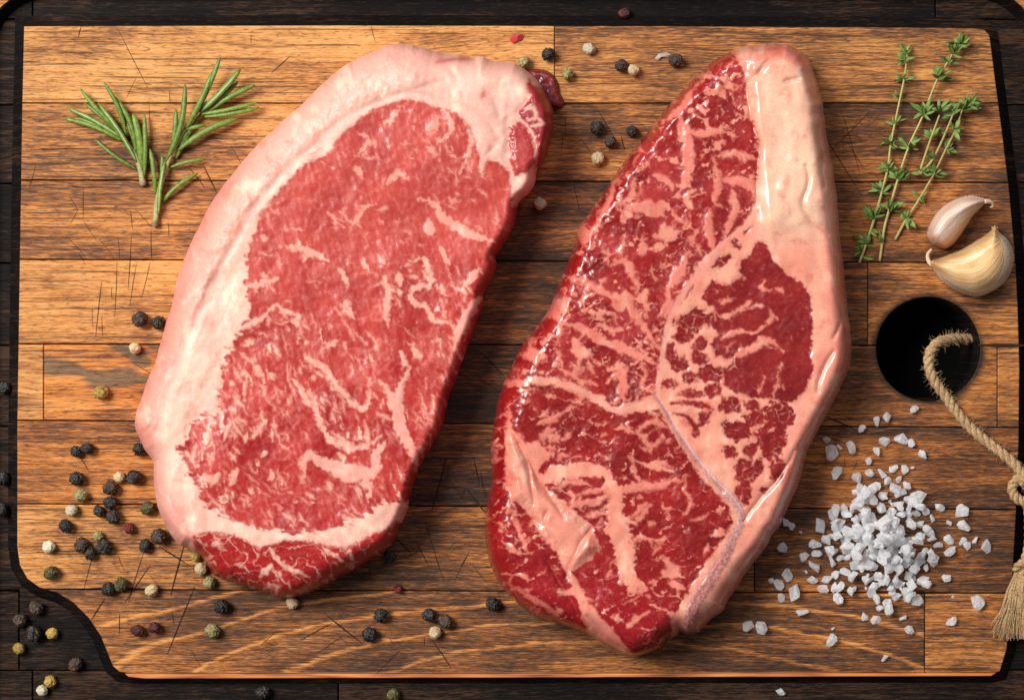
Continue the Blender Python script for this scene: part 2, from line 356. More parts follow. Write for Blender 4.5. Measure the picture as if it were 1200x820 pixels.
for r in range(8):
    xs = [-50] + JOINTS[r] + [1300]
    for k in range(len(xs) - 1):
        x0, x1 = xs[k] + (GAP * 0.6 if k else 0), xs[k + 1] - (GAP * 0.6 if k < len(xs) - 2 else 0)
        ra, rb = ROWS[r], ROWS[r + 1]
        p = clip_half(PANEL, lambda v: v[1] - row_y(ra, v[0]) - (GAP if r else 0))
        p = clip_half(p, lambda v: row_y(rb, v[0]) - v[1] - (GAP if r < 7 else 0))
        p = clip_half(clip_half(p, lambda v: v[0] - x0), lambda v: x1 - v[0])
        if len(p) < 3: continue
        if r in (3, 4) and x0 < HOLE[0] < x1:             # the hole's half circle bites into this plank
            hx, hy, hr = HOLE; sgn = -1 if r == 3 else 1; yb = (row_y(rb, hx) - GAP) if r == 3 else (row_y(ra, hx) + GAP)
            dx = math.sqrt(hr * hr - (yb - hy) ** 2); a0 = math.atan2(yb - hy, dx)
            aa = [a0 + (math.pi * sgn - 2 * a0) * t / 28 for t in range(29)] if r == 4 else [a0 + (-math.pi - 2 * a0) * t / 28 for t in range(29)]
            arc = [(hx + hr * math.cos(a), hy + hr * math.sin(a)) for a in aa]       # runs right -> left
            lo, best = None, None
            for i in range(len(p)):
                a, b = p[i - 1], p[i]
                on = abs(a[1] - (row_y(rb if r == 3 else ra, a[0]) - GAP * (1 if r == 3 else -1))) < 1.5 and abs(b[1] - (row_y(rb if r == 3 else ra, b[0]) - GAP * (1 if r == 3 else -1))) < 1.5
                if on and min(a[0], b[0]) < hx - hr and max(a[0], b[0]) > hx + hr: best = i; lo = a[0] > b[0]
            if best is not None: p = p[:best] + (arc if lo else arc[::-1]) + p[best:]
        st, tn = STAIN_SHADE.get((r, k), (0.5, 0.4))
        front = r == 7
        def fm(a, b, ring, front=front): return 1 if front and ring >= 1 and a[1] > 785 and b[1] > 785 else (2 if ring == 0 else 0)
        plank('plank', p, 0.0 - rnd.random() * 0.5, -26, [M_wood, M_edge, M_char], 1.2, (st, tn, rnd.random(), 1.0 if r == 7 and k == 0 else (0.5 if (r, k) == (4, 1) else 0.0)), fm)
plank('edge_lip', [(146, 789.2), (500, 789), (1168, 788), (1162, 792), (900, 793), (500, 794), (170, 795), (150, 793)], -1.2, -10, [M_edge], 1.2, (0.3, .5, .3, 0))
# charred slope from the panel down into the groove
op = clean(PANEL); n = len(op); up = inset(op, 0.3); dn = inset(op, -15); mid = inset(op, -5)
vs_ = [W0(*p, -1.8) for p in up] + [W0(*p, -7) for p in mid] + [W0(*p, -18) for p in dn]
fs = [(k * n + i, k * n + (i + 1) % n, (k + 1) * n + (i + 1) % n, (k + 1) * n + i) for k in range(2) for i in range(n)]
o = mesh_obj('groove_slope', vs_, fs, M_char, board); o.color = (0.42, 0.5, 0.3, 0)
# groove floor boards, seams running on from the panel's
for r in range(-1, 9):
    ya = ROWS[r] if 0 <= r <= 8 else (-120, -120)
    yb = ROWS[r + 1] if 0 <= r + 1 <= 8 else (960, 960)
    if r == -1: yb = ROWS[0]; yb = (20, 20)
    if r == 0: ya = (20, 20)
    if r == 7: yb = (788, 788)
    if r == 8: ya = (788, 788)
    segs = [(-160, 34), (34, 1100), (1100, 1360)] if r in (-1, 8) else [(-160, 18), (18, 1050) if r == 7 else (18, 45), (1130, 1360)]
    if r == 6: segs = [(-160, 80), (1130, 1360)]
    if r == 8: segs = [(-160, 34), (34, 395), (395, 1360)]
    for k, (x0, x1) in enumerate(segs):
        if r in (3, 4) and k == 2: x0 = 1165
        g = 0.7
        p = [(x0 + g, ya[0] + g), (x1 - g, ya[1] + g), (x1 - g, yb[1] - g), (x0 + g, yb[0] - g)]
        plank('groove_board', p, -17.5 - rnd.random(), -27, [M_char], 1.0, (0.20 + 0.22 * rnd.random(), 0.5, rnd.random(), 0))
# outer rim with a rounded inner corner
def rrect(x0, y0, x1, y1, r, n=8):
    out = []
    for cx, cy, a0 in ((x1 - r, y0 + r, -90), (x1 - r, y1 - r, 0), (x0 + r, y1 - r, 90), (x0 + r, y0 + r, 180)):
        for i in range(n + 1):
            a = math.radians(a0 + 90 * i / n); out.append((cx + r * math.cos(a), cy + r * math.sin(a)))
    return out
A = rrect(-8, -3, 1207, 900, 58); B = rrect(-14, -9, 1213, 906, 60); C_ = rrect(-120, -110, 1320, 1010, 60); n = len(A)
vs_ = [W0(*p, -19) for p in A] + [W0(*p, -1.5) for p in B] + [W0(*p, 0) for p in inset(B, -2)] + [W0(*p, 0) for p in C_] + [W0(*p, -97) for p in C_]
fs = [(k * n + i, k * n + (i + 1) % n, (k + 1) * n + (i + 1) % n, (k + 1) * n + i) for k in range(4) for i in range(n)]
o = mesh_obj('outer_rim', vs_, fs, None, board, smooth=False, mats=[M_char, M_wood], fmat=[0 if k < 2 else 1 for k in range(4) for i in range(n)]); o.color = (0.45, 0.5, 0.4, 0)
# underside block with the hole through it
hx, hy, hr = HOLE; nn = 40; ring = [(hx + (hr + 1) * math.cos(2 * math.pi * i / nn), hy + (hr + 1) * math.sin(2 * math.pi * i / nn)) for i in range(nn)]
hv = [W0(hx + (p[0] - hx) * k_, hy + (p[1] - hy) * k_, z) for z, k_ in ((-0.9, 1.02), (-5, 0.975), (-14, 0.945), (-97.5, 0.94)) for p in ring]
fs = [(k * nn + i, k * nn + (i + 1) % nn, (k + 1) * nn + (i + 1) % nn, (k + 1) * nn + i) for k in range(3) for i in range(nn)]
o = mesh_obj('hole_wall', hv, fs, M_char, board); o.color = (0.5, 0.5, 0.7, 0)
xs_ = [-120, hx - hr - 6, hx + hr + 6, 1320]; ys_ = [-110, hy - hr - 6, hy + hr + 6, 1010]
vs_, fs = [], []
for i in range(3):
    for j in range(3):
        if i == 1 and j == 1: continue
        b = len(vs_); vs_ += [W0(x, y, z) for z in (-97.8, -27.5) for x, y in ((xs_[i], ys_[j]), (xs_[i + 1], ys_[j]), (xs_[i + 1], ys_[j + 1]), (xs_[i], ys_[j + 1]))]
        fs += [(b + 4, b + 7, b + 6, b + 5), (b, b + 1, b + 2, b + 3)]
        for k in range(4): fs.append((b + k, b + 4 + k, b + 4 + (k + 1) % 4, b + (k + 1) % 4))
o = mesh_obj('base_block', vs_, fs, M_char, board, smooth=False); o.color = (0.85, 0.5, 0.2, 0)
# knife cuts
CUTS = [((216, 638), (200, 697), 2.6), ((228, 687), (196, 766), 2.0), ((186, 640), (220, 661), 2.6), ((168, 648), (150, 706), 1.3), ((138, 650), (146, 668), 1), ((123, 701), (107, 726), 2), ((140, 718), (140, 742), 1.2), ((176, 662), (146, 706), 1.8),
        ((110, 644), (98, 690), 1), ((382, 720), (424, 753), 2.6), ((389, 730), (352, 750), 1.6), ((505, 748), (529, 783), 1.6), ((523, 536), (506, 598), 3.2), ((555, 536), (562, 568), 2), ((546, 571), (571, 603), 2.6), ((462, 628), (482, 648), 2.6), ((487, 632), (503, 664), 1.2),
        ((966, 487), (1003, 504), 2.2), ((138, 34), (173, 103), 1), ((106, 103), (196, 113), .7), ((270, 170), (284, 195), 1), ((238, 193), (254, 226), 2), ((220, 195), (240, 220), 1.6), ((95, 32), (92, 44), 1.6), ((318, 86), (340, 66), 1.4), ((154, 276), (150, 340), 1),
        ((177, 270), (178, 306), 1.2), ((119, 330), (112, 395), 1), ((137, 306), (134, 372), .8), ((160, 308), (152, 360), .8), ((176, 306), (165, 352), .8), ((100, 318), (215, 322), .8), ((90, 345), (205, 349), .8), ((960, 150), (1010, 230), 1.1), ((975, 175), (1020, 130), 1), ((985, 125), (1008, 205), .9),
        ((700, 128), (722, 165), 1.2), ((728, 160), (732, 176), 2), ((672, 215), (680, 250), 1.3), ((510, 425), (552, 444), 1.6), ((560, 410), (590, 440), 2), ((558, 440), (600, 470), 1.2), ((1146, 404), (1200, 404.6), 7.0), ((24, 648), (112, 645), 1.6), ((30, 176), (104, 174), 1.8), ((156, 425), (178, 438), 1.2),
        ((435, 30), (440, 50), .9), ((294, 40), (294, 52), .9), ((400, 745), (372, 765), 1), ((620, 600), (572, 640), 1), ((498, 610), (520, 680), 1.1), ((472, 655), (500, 640), 1), ((90, 530), (104, 552), 1.2), ((440, 790), (470, 760), .8)]
for i in range(70):      # the fine crossing scratches of years of cutting
    cx_, cy_, sp = rnd.choice([(150, 320, 60), (120, 110, 90), (300, 760, 140), (540, 560, 45), (985, 170, 40), (700, 170, 50), (160, 640, 90), (990, 500, 50), (560, 640, 80), (100, 250, 70)]); a_ = rnd.choice([1.45, 1.6, 0.9, 2.2, 0.05]) + rnd.gauss(0, .12); l_ = rnd.uniform(10, 36); x_, y_ = rnd.gauss(cx_, sp * .6), rnd.gauss(cy_, sp * .4)
    if 40 < x_ < 1150 and 45 < y_ < 770 and not (x_ < 150 and y_ > 640): CUTS.append(((x_, y_), (x_ + l_ * math.cos(a_), y_ + l_ * math.sin(a_)), rnd.uniform(.5, .95)))
vs_, fs = [], []
for (a, b, wd) in CUTS:
    n_ = 6; d = Vector((b[0] - a[0], b[1] - a[1])); pr = Vector((-d.y, d.x)).normalized(); k0 = len(vs_); bow = (rnd.random() - .5) * 1.2
    for i in range(n_ + 1):
        t = i / n_; c = Vector(a) + d * t + pr * bow * math.sin(math.pi * t); hw = wd * 0.32 * (0.2 + 0.8 * math.sin(math.pi * min(max(t, .02), .98)) ** 0.6)
        vs_ += [W0(c.x + pr.x * hw, c.y + pr.y * hw, 0.16), W0(c.x - pr.x * hw, c.y - pr.y * hw, 0.16)]
        if i: fs.append((k0 + 2 * i - 2, k0 + 2 * i - 1, k0 + 2 * i + 1, k0 + 2 * i))
o = mesh_obj('knife_marks', vs_, fs, M_cut, board, smooth=False); tag(o, kind='stuff')

# ------------------------------------------------------------------ left steak
def grid(outline, step, pad=4):
    p = np.asarray(outline); x = np.arange(p[:, 0].min() - pad, p[:, 0].max() + pad, step); y = np.arange(p[:, 1].min() - pad, p[:, 1].max() + pad, step)
    return np.meshgrid(x, y)
S1 = smooth_loop([(400, 81), (432, 64), (460, 54), (482, 54), (508, 61), (549, 69), (565, 68), (578, 73), (603, 76), (619, 86), (628, 95), (641, 113), (647, 132), (646, 154), (636, 189), (628, 199), (627, 210), (621, 222), (607, 237), (603, 256), (594, 277), (580, 300), (579, 316), (565, 346), (562, 364), (553, 386), (549, 400), (537, 430), (522, 475), (518, 495), (507, 520), (491, 545), (485, 561), (478, 587), (475, 600), (459, 634), (444, 648), (420, 663), (398, 675), (364, 692), (333, 699),
                  (308, 691), (276, 682), (252, 672), (234, 648), (213, 636), (197, 619), (185, 592), (182, 560), (181, 540), (172, 526), (160, 503), (162, 482), (172, 452), (182, 428), (191, 398), (200, 367), (206, 337), (224, 288), (238, 259), (248, 240), (264, 217), (298, 176), (330, 145), (362, 116)])
STEP = 0.9
S1 = S1 + np.stack([1.3 * perlin(S1[:, 0] / 9, S1[:, 1] / 9, 1), 1.3 * perlin(S1[:, 0] / 9, S1[:, 1] / 9, 2)], 1) + np.stack([1.2 * perlin(S1[:, 0] / 26, S1[:, 1] / 26, 5), 1.2 * perlin(S1[:, 0] / 26, S1[:, 1] / 26, 6)], 1); X, Y = grid(S1, STEP); sdf = poly_sdf(X, Y, S1, 400.0)
wx = 3.2 * fbm(X / 14, Y / 14, 3, 3) + 1.6 * perlin(X / 4.2, Y / 4.2, 9); wy = 3.2 * fbm(X / 14, Y / 14, 23, 3) + 1.6 * perlin(X / 4.2, Y / 4.2, 29)
XW, YW = X + wx, Y + wy; XS, YS = X + 0.45 * wx, Y + 0.45 * wy
EYE = [(356, 192), (381, 183), (400, 158), (419, 141), (441, 126), (470, 117), (495, 120), (512, 126), (536, 132), (551, 148), (554, 162), (562, 180), (563, 203), (566, 208), (569, 195), (572, 186), (585, 190), (595, 200), (598, 218), (600, 240), (625, 250), (640, 290), (600, 350), (570, 440), (530, 530), (500, 588), (477, 588), (450, 589), (435, 600), (403, 615), (362, 625), (330, 623), (317, 622), (283, 612), (254, 601), (238, 589), (236, 574), (222, 558), (213, 536), (210, 523), (219, 511), (227, 494), (245, 484), (256, 481), (256, 459), (261, 427), (268, 411), (287, 380), (292, 357), (287, 322), (290, 297), (296, 278), (305, 252), (330, 221)]
TAIL = [(226, 628), (245, 624), (267, 626), (289, 632), (305, 642), (317, 637), (337, 632), (362, 635), (380, 638), (404, 643), (425, 632), (440, 623), (466, 612), (500, 610), (480, 660), (380, 720), (300, 720), (230, 680)]
LUMPA = [(597, 146), (605, 142), (616, 146), (624, 163), (628, 175), (628, 188), (619, 202), (603, 205), (598, 193), (596, 173)]
LUMPB = [(620, 92), (628, 100), (645, 105), (660, 130), (655, 165), (640, 200), (627, 196), (629, 180), (628, 167), (622, 151), (609, 139), (608, 130), (616, 119), (622, 114), (618, 103)]
SEAM1 = [(520, 119), (482, 108), (438, 121), (400, 141), (356, 180), (311, 224), (267, 294), (260, 307), (241, 351), (213, 408), (197, 456), (185, 494), (178, 520), (180, 560), (200, 600), (222, 625)]
CAP = SEAM1[1:-3] + [(150, 540), (120, 480), (160, 340), (220, 230), (300, 130), (400, 50), (480, 40), (530, 62), (470, 88)]
eye = poly_sdf(XW, YW, EYE); tail = poly_sdf(XW, YW, TAIL); la = poly_sdf(XW, YW, LUMPA) + 1.5 * fbm(X / 6, Y / 6, 57, 2); lb = poly_sdf(XW, YW, LUMPB); cap = poly_sdf(XS, YS, CAP)
ST = [([(451, 145), (460, 140), (468, 126)], 4), ([(498, 154), (509, 145), (513, 137)], 6), ([(517, 126), (527, 138), (528, 154), (513, 167)], 4), ([(498, 172), (511, 180)], 4), ([(455, 214), (467, 203), (479, 211)], 6), ([(490, 233), (508, 238), (517, 252), (533, 265), (552, 275), (580, 284)], 6, 10),
      ([(505, 276), (502, 258)], 8), ([(400, 249), (416, 262), (425, 243), (441, 240)], 3), ([(539, 202), (552, 173), (548, 150)], 4), ([(414, 264), (428, 243)], 4), ([(382, 249), (403, 267)], 3), ([(515, 286), (526, 310)], 5), ([(468, 313), (480, 308), (496, 303), (503, 316), (504, 335), (484, 338), (485, 354), (499, 360), (509, 376), (528, 379), (533, 395), (531, 406)], 5),
      ([(531, 410), (540, 385), (550, 367), (566, 345)], 9), ([(466, 320), (470, 334)], 7), ([(447, 330), (455, 338), (452, 367), (455, 386)], 8, 4), ([(396, 313), (409, 335)], 4), ([(350, 291), (376, 300), (384, 305)], 6), ([(336, 289), (359, 294), (355, 305)], 7), ([(349, 281), (352, 290)], 4), ([(544, 335), (561, 316)], 6), ([(360, 418), (379, 430), (401, 459), (427, 479), (435, 449)], 5),
      ([(444, 443), (458, 465), (468, 500)], 6, 10), ([(480, 430), (468, 459), (468, 494), (474, 510), (485, 533), (488, 548)], 6, 14), ([(468, 411), (479, 433)], 4), ([(480, 402), (493, 418)], 4), ([(379, 408), (398, 398)], 3), ([(360, 449), (373, 494)], 3), ([(406, 351), (414, 373)], 5), ([(289, 335), (314, 330), (327, 324)], 7, 4), ([(305, 374), (324, 357), (330, 364), (352, 370), (343, 376), (362, 386)], 3.4),
      ([(280, 388), (311, 370)], 5), ([(298, 430), (308, 440)], 6), ([(317, 436), (321, 446)], 5), ([(276, 443), (289, 437), (286, 468)], 3), ([(359, 418), (375, 430), (400, 452)], 4), ([(343, 443), (356, 462), (375, 490)], 5), ([(368, 460), (371, 485), (390, 517), (428, 523), (447, 511)], 6), ([(355, 560), (356, 540), (366, 533), (378, 542), (416, 552), (438, 552), (441, 530), (452, 518)], 11), ([(425, 552), (435, 577)], 9, 5), ([(380, 545), (410, 556), (432, 556)], 14),
      ([(295, 514), (311, 492)], 5), ([(248, 568), (258, 554)], 7), ([(236, 556), (252, 566)], 6), ([(270, 568), (278, 549)], 7), ([(316, 552), (319, 563)], 5), ([(287, 520), (289, 507)], 4), ([(243, 530), (250, 538)], 4), ([(318, 505), (320, 517)], 4), ([(308, 528), (312, 536)], 5), ([(305, 676), (318, 662)], 5), ([(317, 641), (330, 660), (362, 676)], 4), ([(230, 520), (226, 540), (236, 548)], 3), ([(270, 495), (262, 515)], 3.5), ([(378, 640), (402, 657)], 3), ([(418, 570), (424, 580)], 4),
      ([(445, 300), (452, 310)], 4), ([(425, 300), (432, 318)], 3), ([(530, 335), (548, 344)], 3), ([(518, 335), (522, 345)], 4), ([(425, 205), (416, 195)], 4), ([(420, 155), (432, 165), (420, 180)], 3.5), ([(330, 600), (345, 610)], 3)]
S = np.full(X.shape, -14.0)
for s in ST: stroke(X + 0.85 * wx, Y + 0.85 * wy, s[0], s[1] * 1.25 + 0.4, (s[2] * 1.2 + 0.4) if len(s) > 2 else None, taper=0.85, acc=S)
def rot(a): c, s_ = math.cos(a), math.sin(a); return X * c + Y * s_, -X * s_ + Y * c
# small flecks: lower half stretched steeply, upper half rounder
u, v_ = rot(math.radians(72)); u2, v2 = rot(math.radians(40)); jag = fbm(X / 5.5, Y / 5.5, 45, 2)
fl = fbm(u / 24 + 0.12 * wx, v_ / 9 + 0.12 * wx, 41, 3) + 0.22 * jag; fl2 = fbm(u2 / 15 + 0.10 * wy, v2 / 10 + 0.1 * wx, 51, 3) + 0.22 * jag
low = sstep(330, 430, Y + 0.35 * (X - 380)) * (1 - sstep(560, 620, Y)); dens = fbm(X / 70, Y / 70, 61, 2)
edge_rag = 1 - sstep(0, 70, eye)
fleck = np.where(low > 0.5, (fl - 0.35 + 0.20 * dens + 0.16 * edge_rag) * 15, (fl2 - 0.50 + 0.26 * dens) * 13)
fr = np.random.RandomState(8); FK = np.full(X.shape, -14.0); nfk = 0
while nfk < 330:
    fx, fy = fr.uniform(215, 600), fr.uniform(115, 625); iy, ix = int((fy - Y[0, 0]) / STEP), int((fx - X[0, 0]) / STEP)
    if not (0 <= iy < X.shape[0] and 0 <= ix < X.shape[1]) or eye[iy, ix] < 2: continue
    lo_ = fy + 0.35 * (fx - 380) > 370; dn = (0.7 if lo_ else 0.30) + 0.4 * (eye[iy, ix] < 60) * lo_ + 1.1 * dens[iy, ix]
    if fr.rand() > dn: continue
    an = math.radians((62 if fy < 540 else 40) + fr.randn() * 16) if lo_ else math.radians(fr.choice([35, 75, 140, 10]) + fr.randn() * 18)
    ln = min(2.0 + fr.gamma(2.0, 3.0 if lo_ else 1.7), 17); wdt = 1.3 + min(fr.gamma(1.6, 1.0), 4.5); cx_, cy_ = math.cos(an), math.sin(an); bw = fr.randn() * .22
    pt = [(fx - cx_ * ln, fy - cy_ * ln), (fx - cy_ * bw * ln * .6, fy + cx_ * bw * ln * .6), (fx + cx_ * ln, fy + cy_ * ln)]
    stroke(XW, YW, pt, wdt * .8, wdt * 1.5, taper=0.9, acc=FK)
    if fr.rand() < .28: stroke(XS, YS, [(fx, fy), (fx + math.cos(an + 1.2) * ln * .8, fy + math.sin(an + 1.2) * ln * .8)], wdt, 1.0, taper=.9, acc=FK)
    nfk += 1
FK += 0.8 * jag
S = S + 2.4 * fbm(X / 9, Y / 9, 43, 2) + 0.9 * jag - 0.6
rdg = (0.030 - np.abs(fbm(XW / 46, YW / 46, 71, 3)) + 0.05 * np.minimum(fbm(X / 30, Y / 30, 73, 2), 0.4)) * 30
S = S + 1.3 * perlin(X / 5, Y / 5, 49); fatin = np.maximum(FK - 1.6, fleck - 2.6) ; eye = eye + 9 * (1 - sstep(0, 24, np.abs(eye))) * fbm((X * .9 + Y * .3) / 13, (Y * .9 - X * .3) / 6, 47, 2) * sstep(250, 300, Y)
softf = np.maximum(0.8 * sstep(-3.5, 2.5, fleck), np.maximum(0.5 * sstep(-1.2, 1.0, rdg), 0.75 * sstep(-3, 1, np.maximum(S, FK))))
v = 0.6 * jag + np.maximum(np.minimum(eye, -fatin), np.minimum(tail, -np.maximum(np.maximum(S, (fl2 - 0.46) * 12), (0.012 - np.abs(fbm(XW / 30 + 5, YW / 20, 75, 2)) + 0.06 * fbm(X / 20, Y / 20, 76, 2)) * 40)))
lumpv = stroke(XS, YS, [(615, 128), (625, 126), (628, 138), (618, 141)], 3.6); lumpv = stroke(XS, YS, [(628, 138), (637, 145), (622, 148)], 3, acc=lumpv)
v = np.maximum(v, np.maximum(la, np.minimum(lb, -lumpv)))
spots = np.maximum(2.6 - np.hypot(XW - 568, (YW - 112) * .7), stroke(X, Y, [(512, 73), (530, 70), (550, 69)], 3)); v = np.maximum(v, np.minimum(spots, 1.2) * 0.55)
m = sstep(-2.6, 2.6, v) * (1 - 0.9 * sstep(-2.6, 2.4, S)); mb = sstep(-5, 4, v)
lean_mix = np.clip(0.5 + 1.35 * fbm(X / 46, Y / 60, 81, 3) + 0.10 * fbm(u / 40, v_ / 5, 83, 2), 0, 1)
lean = mixc(lin((158, 22, 24)), lin((194, 60, 52)), lean_mix)
lean = mixc(lean, lin((196, 80, 70)), 0.5 * sstep(0.05, 0.45, fbm(X / 48, Y / 48, 87, 3)) * (1 - sstep(420, 560, Y)))
lean = mixc(lean, lin((226, 126, 112)), 0.13 * sstep(0.05, 0.5, fbm(X / 7, Y / 7, 85, 3)))
lean = mixc(lean, lin((146, 22, 28)), 0.38 * sstep(0.08, 0.5, fbm(u / 60, v_ / 11, 88, 3))); lean = mixc(lean, lin((230, 134, 118)), 0.62 * softf)
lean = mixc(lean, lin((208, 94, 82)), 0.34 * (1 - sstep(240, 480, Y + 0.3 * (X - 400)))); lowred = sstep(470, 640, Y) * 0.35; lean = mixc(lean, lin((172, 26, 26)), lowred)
tm = sstep(-2, 3, tail); lean = mixc(lean, lin((162, 18, 24)), 0.5 * tm)
lean = mixc(lean, lin((170, 52, 52)), sstep(0, 3, la) * (0.6 + 0.4 * sstep(150, 200, 340 - Y))); lean = mixc(lean, lin((142, 22, 40)), 0.8 * sstep(0, 3, lb) * (1 - sstep(0, 3, la)))
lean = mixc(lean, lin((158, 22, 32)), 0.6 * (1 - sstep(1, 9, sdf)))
fatn = fbm(X / 40, Y / 40, 91, 4); fat = mixc(lin((236, 190, 170)), lin((230, 164, 148)), np.clip(0.42 + 1.0 * fatn, 0, 1)); fat = mixc(fat, lin((232, 156, 136)), 0.45 * sstep(-3, 14, eye))
fat = mixc(fat, lin((234, 168, 150)), 0.55 * sstep(-3, 5, cap)); fat = mixc(fat, lin((228, 140, 126)), 0.35 * sstep(-3, 5, cap) * (1 - sstep(10, 40, sdf))); fat = mixc(fat, lin((244, 208, 186)), 0.4 * sstep(0, 10, -cap) * sstep(230, 330, Y) * (1 - sstep(540, 600, Y)))
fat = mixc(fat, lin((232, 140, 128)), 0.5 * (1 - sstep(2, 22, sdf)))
topfat = (1 - sstep(150, 240, Y)) * sstep(-10, 10, -eye); fat = mixc(fat, lin((236, 184, 168)), 0.5 * topfat)
fat = mixc(fat, lin((232, 150, 138)), 0.6 * sstep(560, 640, Y) * (1 - sstep(0, 60, X - 190)))
fat = mixc(fat, lin((222, 120, 104)), 0.45 * sstep(.12, .5, fbm(X / 19, Y / 26, 93, 4)) * sstep(-2, 8, -eye)); fat = mixc(fat, lin((250, 226, 200)), 0.5 * sstep(.1, .5, fbm(X / 26 + 9, Y / 40, 94, 4)))
c = mixc(fat, lean, m); blush = (mb - m).clip(0, 1); c = mixc(c, lin((226, 120, 110)), 0.45 * blush * (1 - m))
crease = np.full(X.shape, -14.0)
for p_, w_ in ((SEAM1, 3.5), ([(388, 196), (356, 181), (340, 200)], 2.5), ([(505, 114), (527, 122), (550, 128), (572, 145), (584, 162), (572, 180)], 2.4), ([(484, 106), (520, 94)], 2.4), ([(400, 115), (440, 85), (480, 64)], 2.2), ([(526, 80), (536, 92)], 2.2), ([(578, 118), (585, 136)], 2.5), ([(596, 140), (594, 175), (598, 200), (606, 208)], 3.2), ([(628, 168), (630, 190)], 2.5), ([(622, 88), (617, 118), (606, 132)], 2.4), ([(180, 545), (190, 570), (208, 590), (222, 618)], 3.4), ([(205, 590), (212, 600), (222, 605)], 3), ([(193, 430), (180, 470), (176, 500)], 2.6), ([(232, 320), (222, 350)], 2.0), ([(236, 292), (246, 300)], 2)):
    stroke(X + 2.5 * perlin(X / 22, Y / 22, 97), Y, p_, w_, acc=crease, taper=.6)
cr = np.exp(-np.clip(1.5 - crease, 0, 30) ** 2 / 22.0)
seamline = sstep(-2.0, 1.5, crease); c = mixc(c, lin((222, 140, 126)), 0.22 * seamline * (1 - 0.7 * m))
R = 13 + 27 * sstep(60, -120, (X - 400) * 0.86 + (Y - 380) * 0.5) * (1 - sstep(520, 600, Y)) + 16 * sstep(600, 680, Y) + 10 * (1 - sstep(80, 150, Y))
T = 84.0; d = np.clip(sdf / R, 0, 1); prof = (1 - (1 - d) ** 2.3) ** (1 / 2.3)
h = T * (0.34 + 0.66 * prof)
h += 5.0 * fbm(X / 110, Y / 110, 101, 2) * sstep(0, 40, sdf) + 2.2 * fbm(X / 34, Y / 34, 103, 3) * (1 - 0.55 * m) * sstep(0, 20, sdf)
h += blur(0.5 * (1 - m), 3) + (0.5 * fbm(u / 22, v_ / 8, 105, 2) + 0.6 * fbm(X / 13, Y / 13, 106, 2)) * m - 1.7 * cr * sstep(0, 6, sdf)
h += 2.6 * sstep(-2, 9, la) + 2.5 * sstep(-2, 8, lb) - 3.0 * sstep(0, 6, -tail) * 0 - 9 * sstep(0, 60, tail)
h += 3.0 * sstep(-8, 16, cap) * (1 - sstep(18, 46, cap)) * sstep(200, 320, Y)
sa_, sb_ = rot(math.radians(115)); h += 0.9 * fbm(sa_ / 60 + 0.4 * perlin(X / 40, Y / 40, 3), sb_ / 15, 107, 2) * (1 - mb) * sstep(4, 16, sdf) * sstep(230, 330, Y) * (1 - sstep(540, 600, Y)) * sstep(-2, 8, -eye)
h += (1.6 * fbm(X / 22, Y / 22, 109, 2) + 1.1 * fbm(X / 8, Y / 8, 110, 2)) * sstep(0, 10, cap) * (1 - m)
labs = np.full(X.shape, 1, int); labs[cap > 0] = 0; labs[eye > 0] = 2; labs[tail > 0] = 3; labs[np.maximum(la, lb) > 0] = 4
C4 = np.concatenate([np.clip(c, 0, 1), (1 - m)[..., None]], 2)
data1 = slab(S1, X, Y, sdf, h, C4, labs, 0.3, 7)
steak1 = empty('marbled_steak', W(400, 380, 0)); tag(steak1, 'raw light pink sirloin steak with a thick white fat cap along its left side', 'steak', 'raw steaks on the board')
split_parts(steak1, data1, {0: 'fat_cap', 1: 'fat_layer', 2: 'eye_muscle', 3: 'end_muscle', 4: 'side_muscle'}, M_meat)
def lump(name, outline, zmax, step, colr_fn, parent, mat, R=8, z0=0.3, inset_=2):
    o_ = smooth_loop(outline); X, Y = grid(o_, step, 3); s_ = poly_sdf(X, Y, o_, 200); d = np.clip(s_ / R, 0, 1)
    h = zmax * (z0 + (1 - z0) * (1 - (1 - d) ** 2.2) ** (1 / 2.2)) + 1.2 * fbm(X / 9, Y / 9, 7, 3)
    c4 = colr_fn(X, Y, s_); V, F, N, C, lab = slab(o_, X, Y, s_, h, c4, np.zeros(X.shape, int), 0.3, inset_)
    me = raw_mesh(name, V, F, N, C); me.materials.append(mat); ob = link(bpy.data.objects.new(name, me))
    if parent is not None: child(ob, parent)
    return ob
def flapc(X, Y, s_):
    n = fbm(X / 8, Y / 8, 3, 3); c = mixc(lin((96, 20, 26)), lin((136, 38, 40)), np.clip(.5 + n, 0, 1)); return np.concatenate([c, np.zeros(X.shape + (1,))], 2)
lump('meat_flap', [(615, 84), (632, 82), (645, 86), (653, 97), (655, 108), (661, 121), (655, 126), (645, 125), (636, 128), (620, 110)], 9, 0.8, flapc, steak1, M_wet, 7)

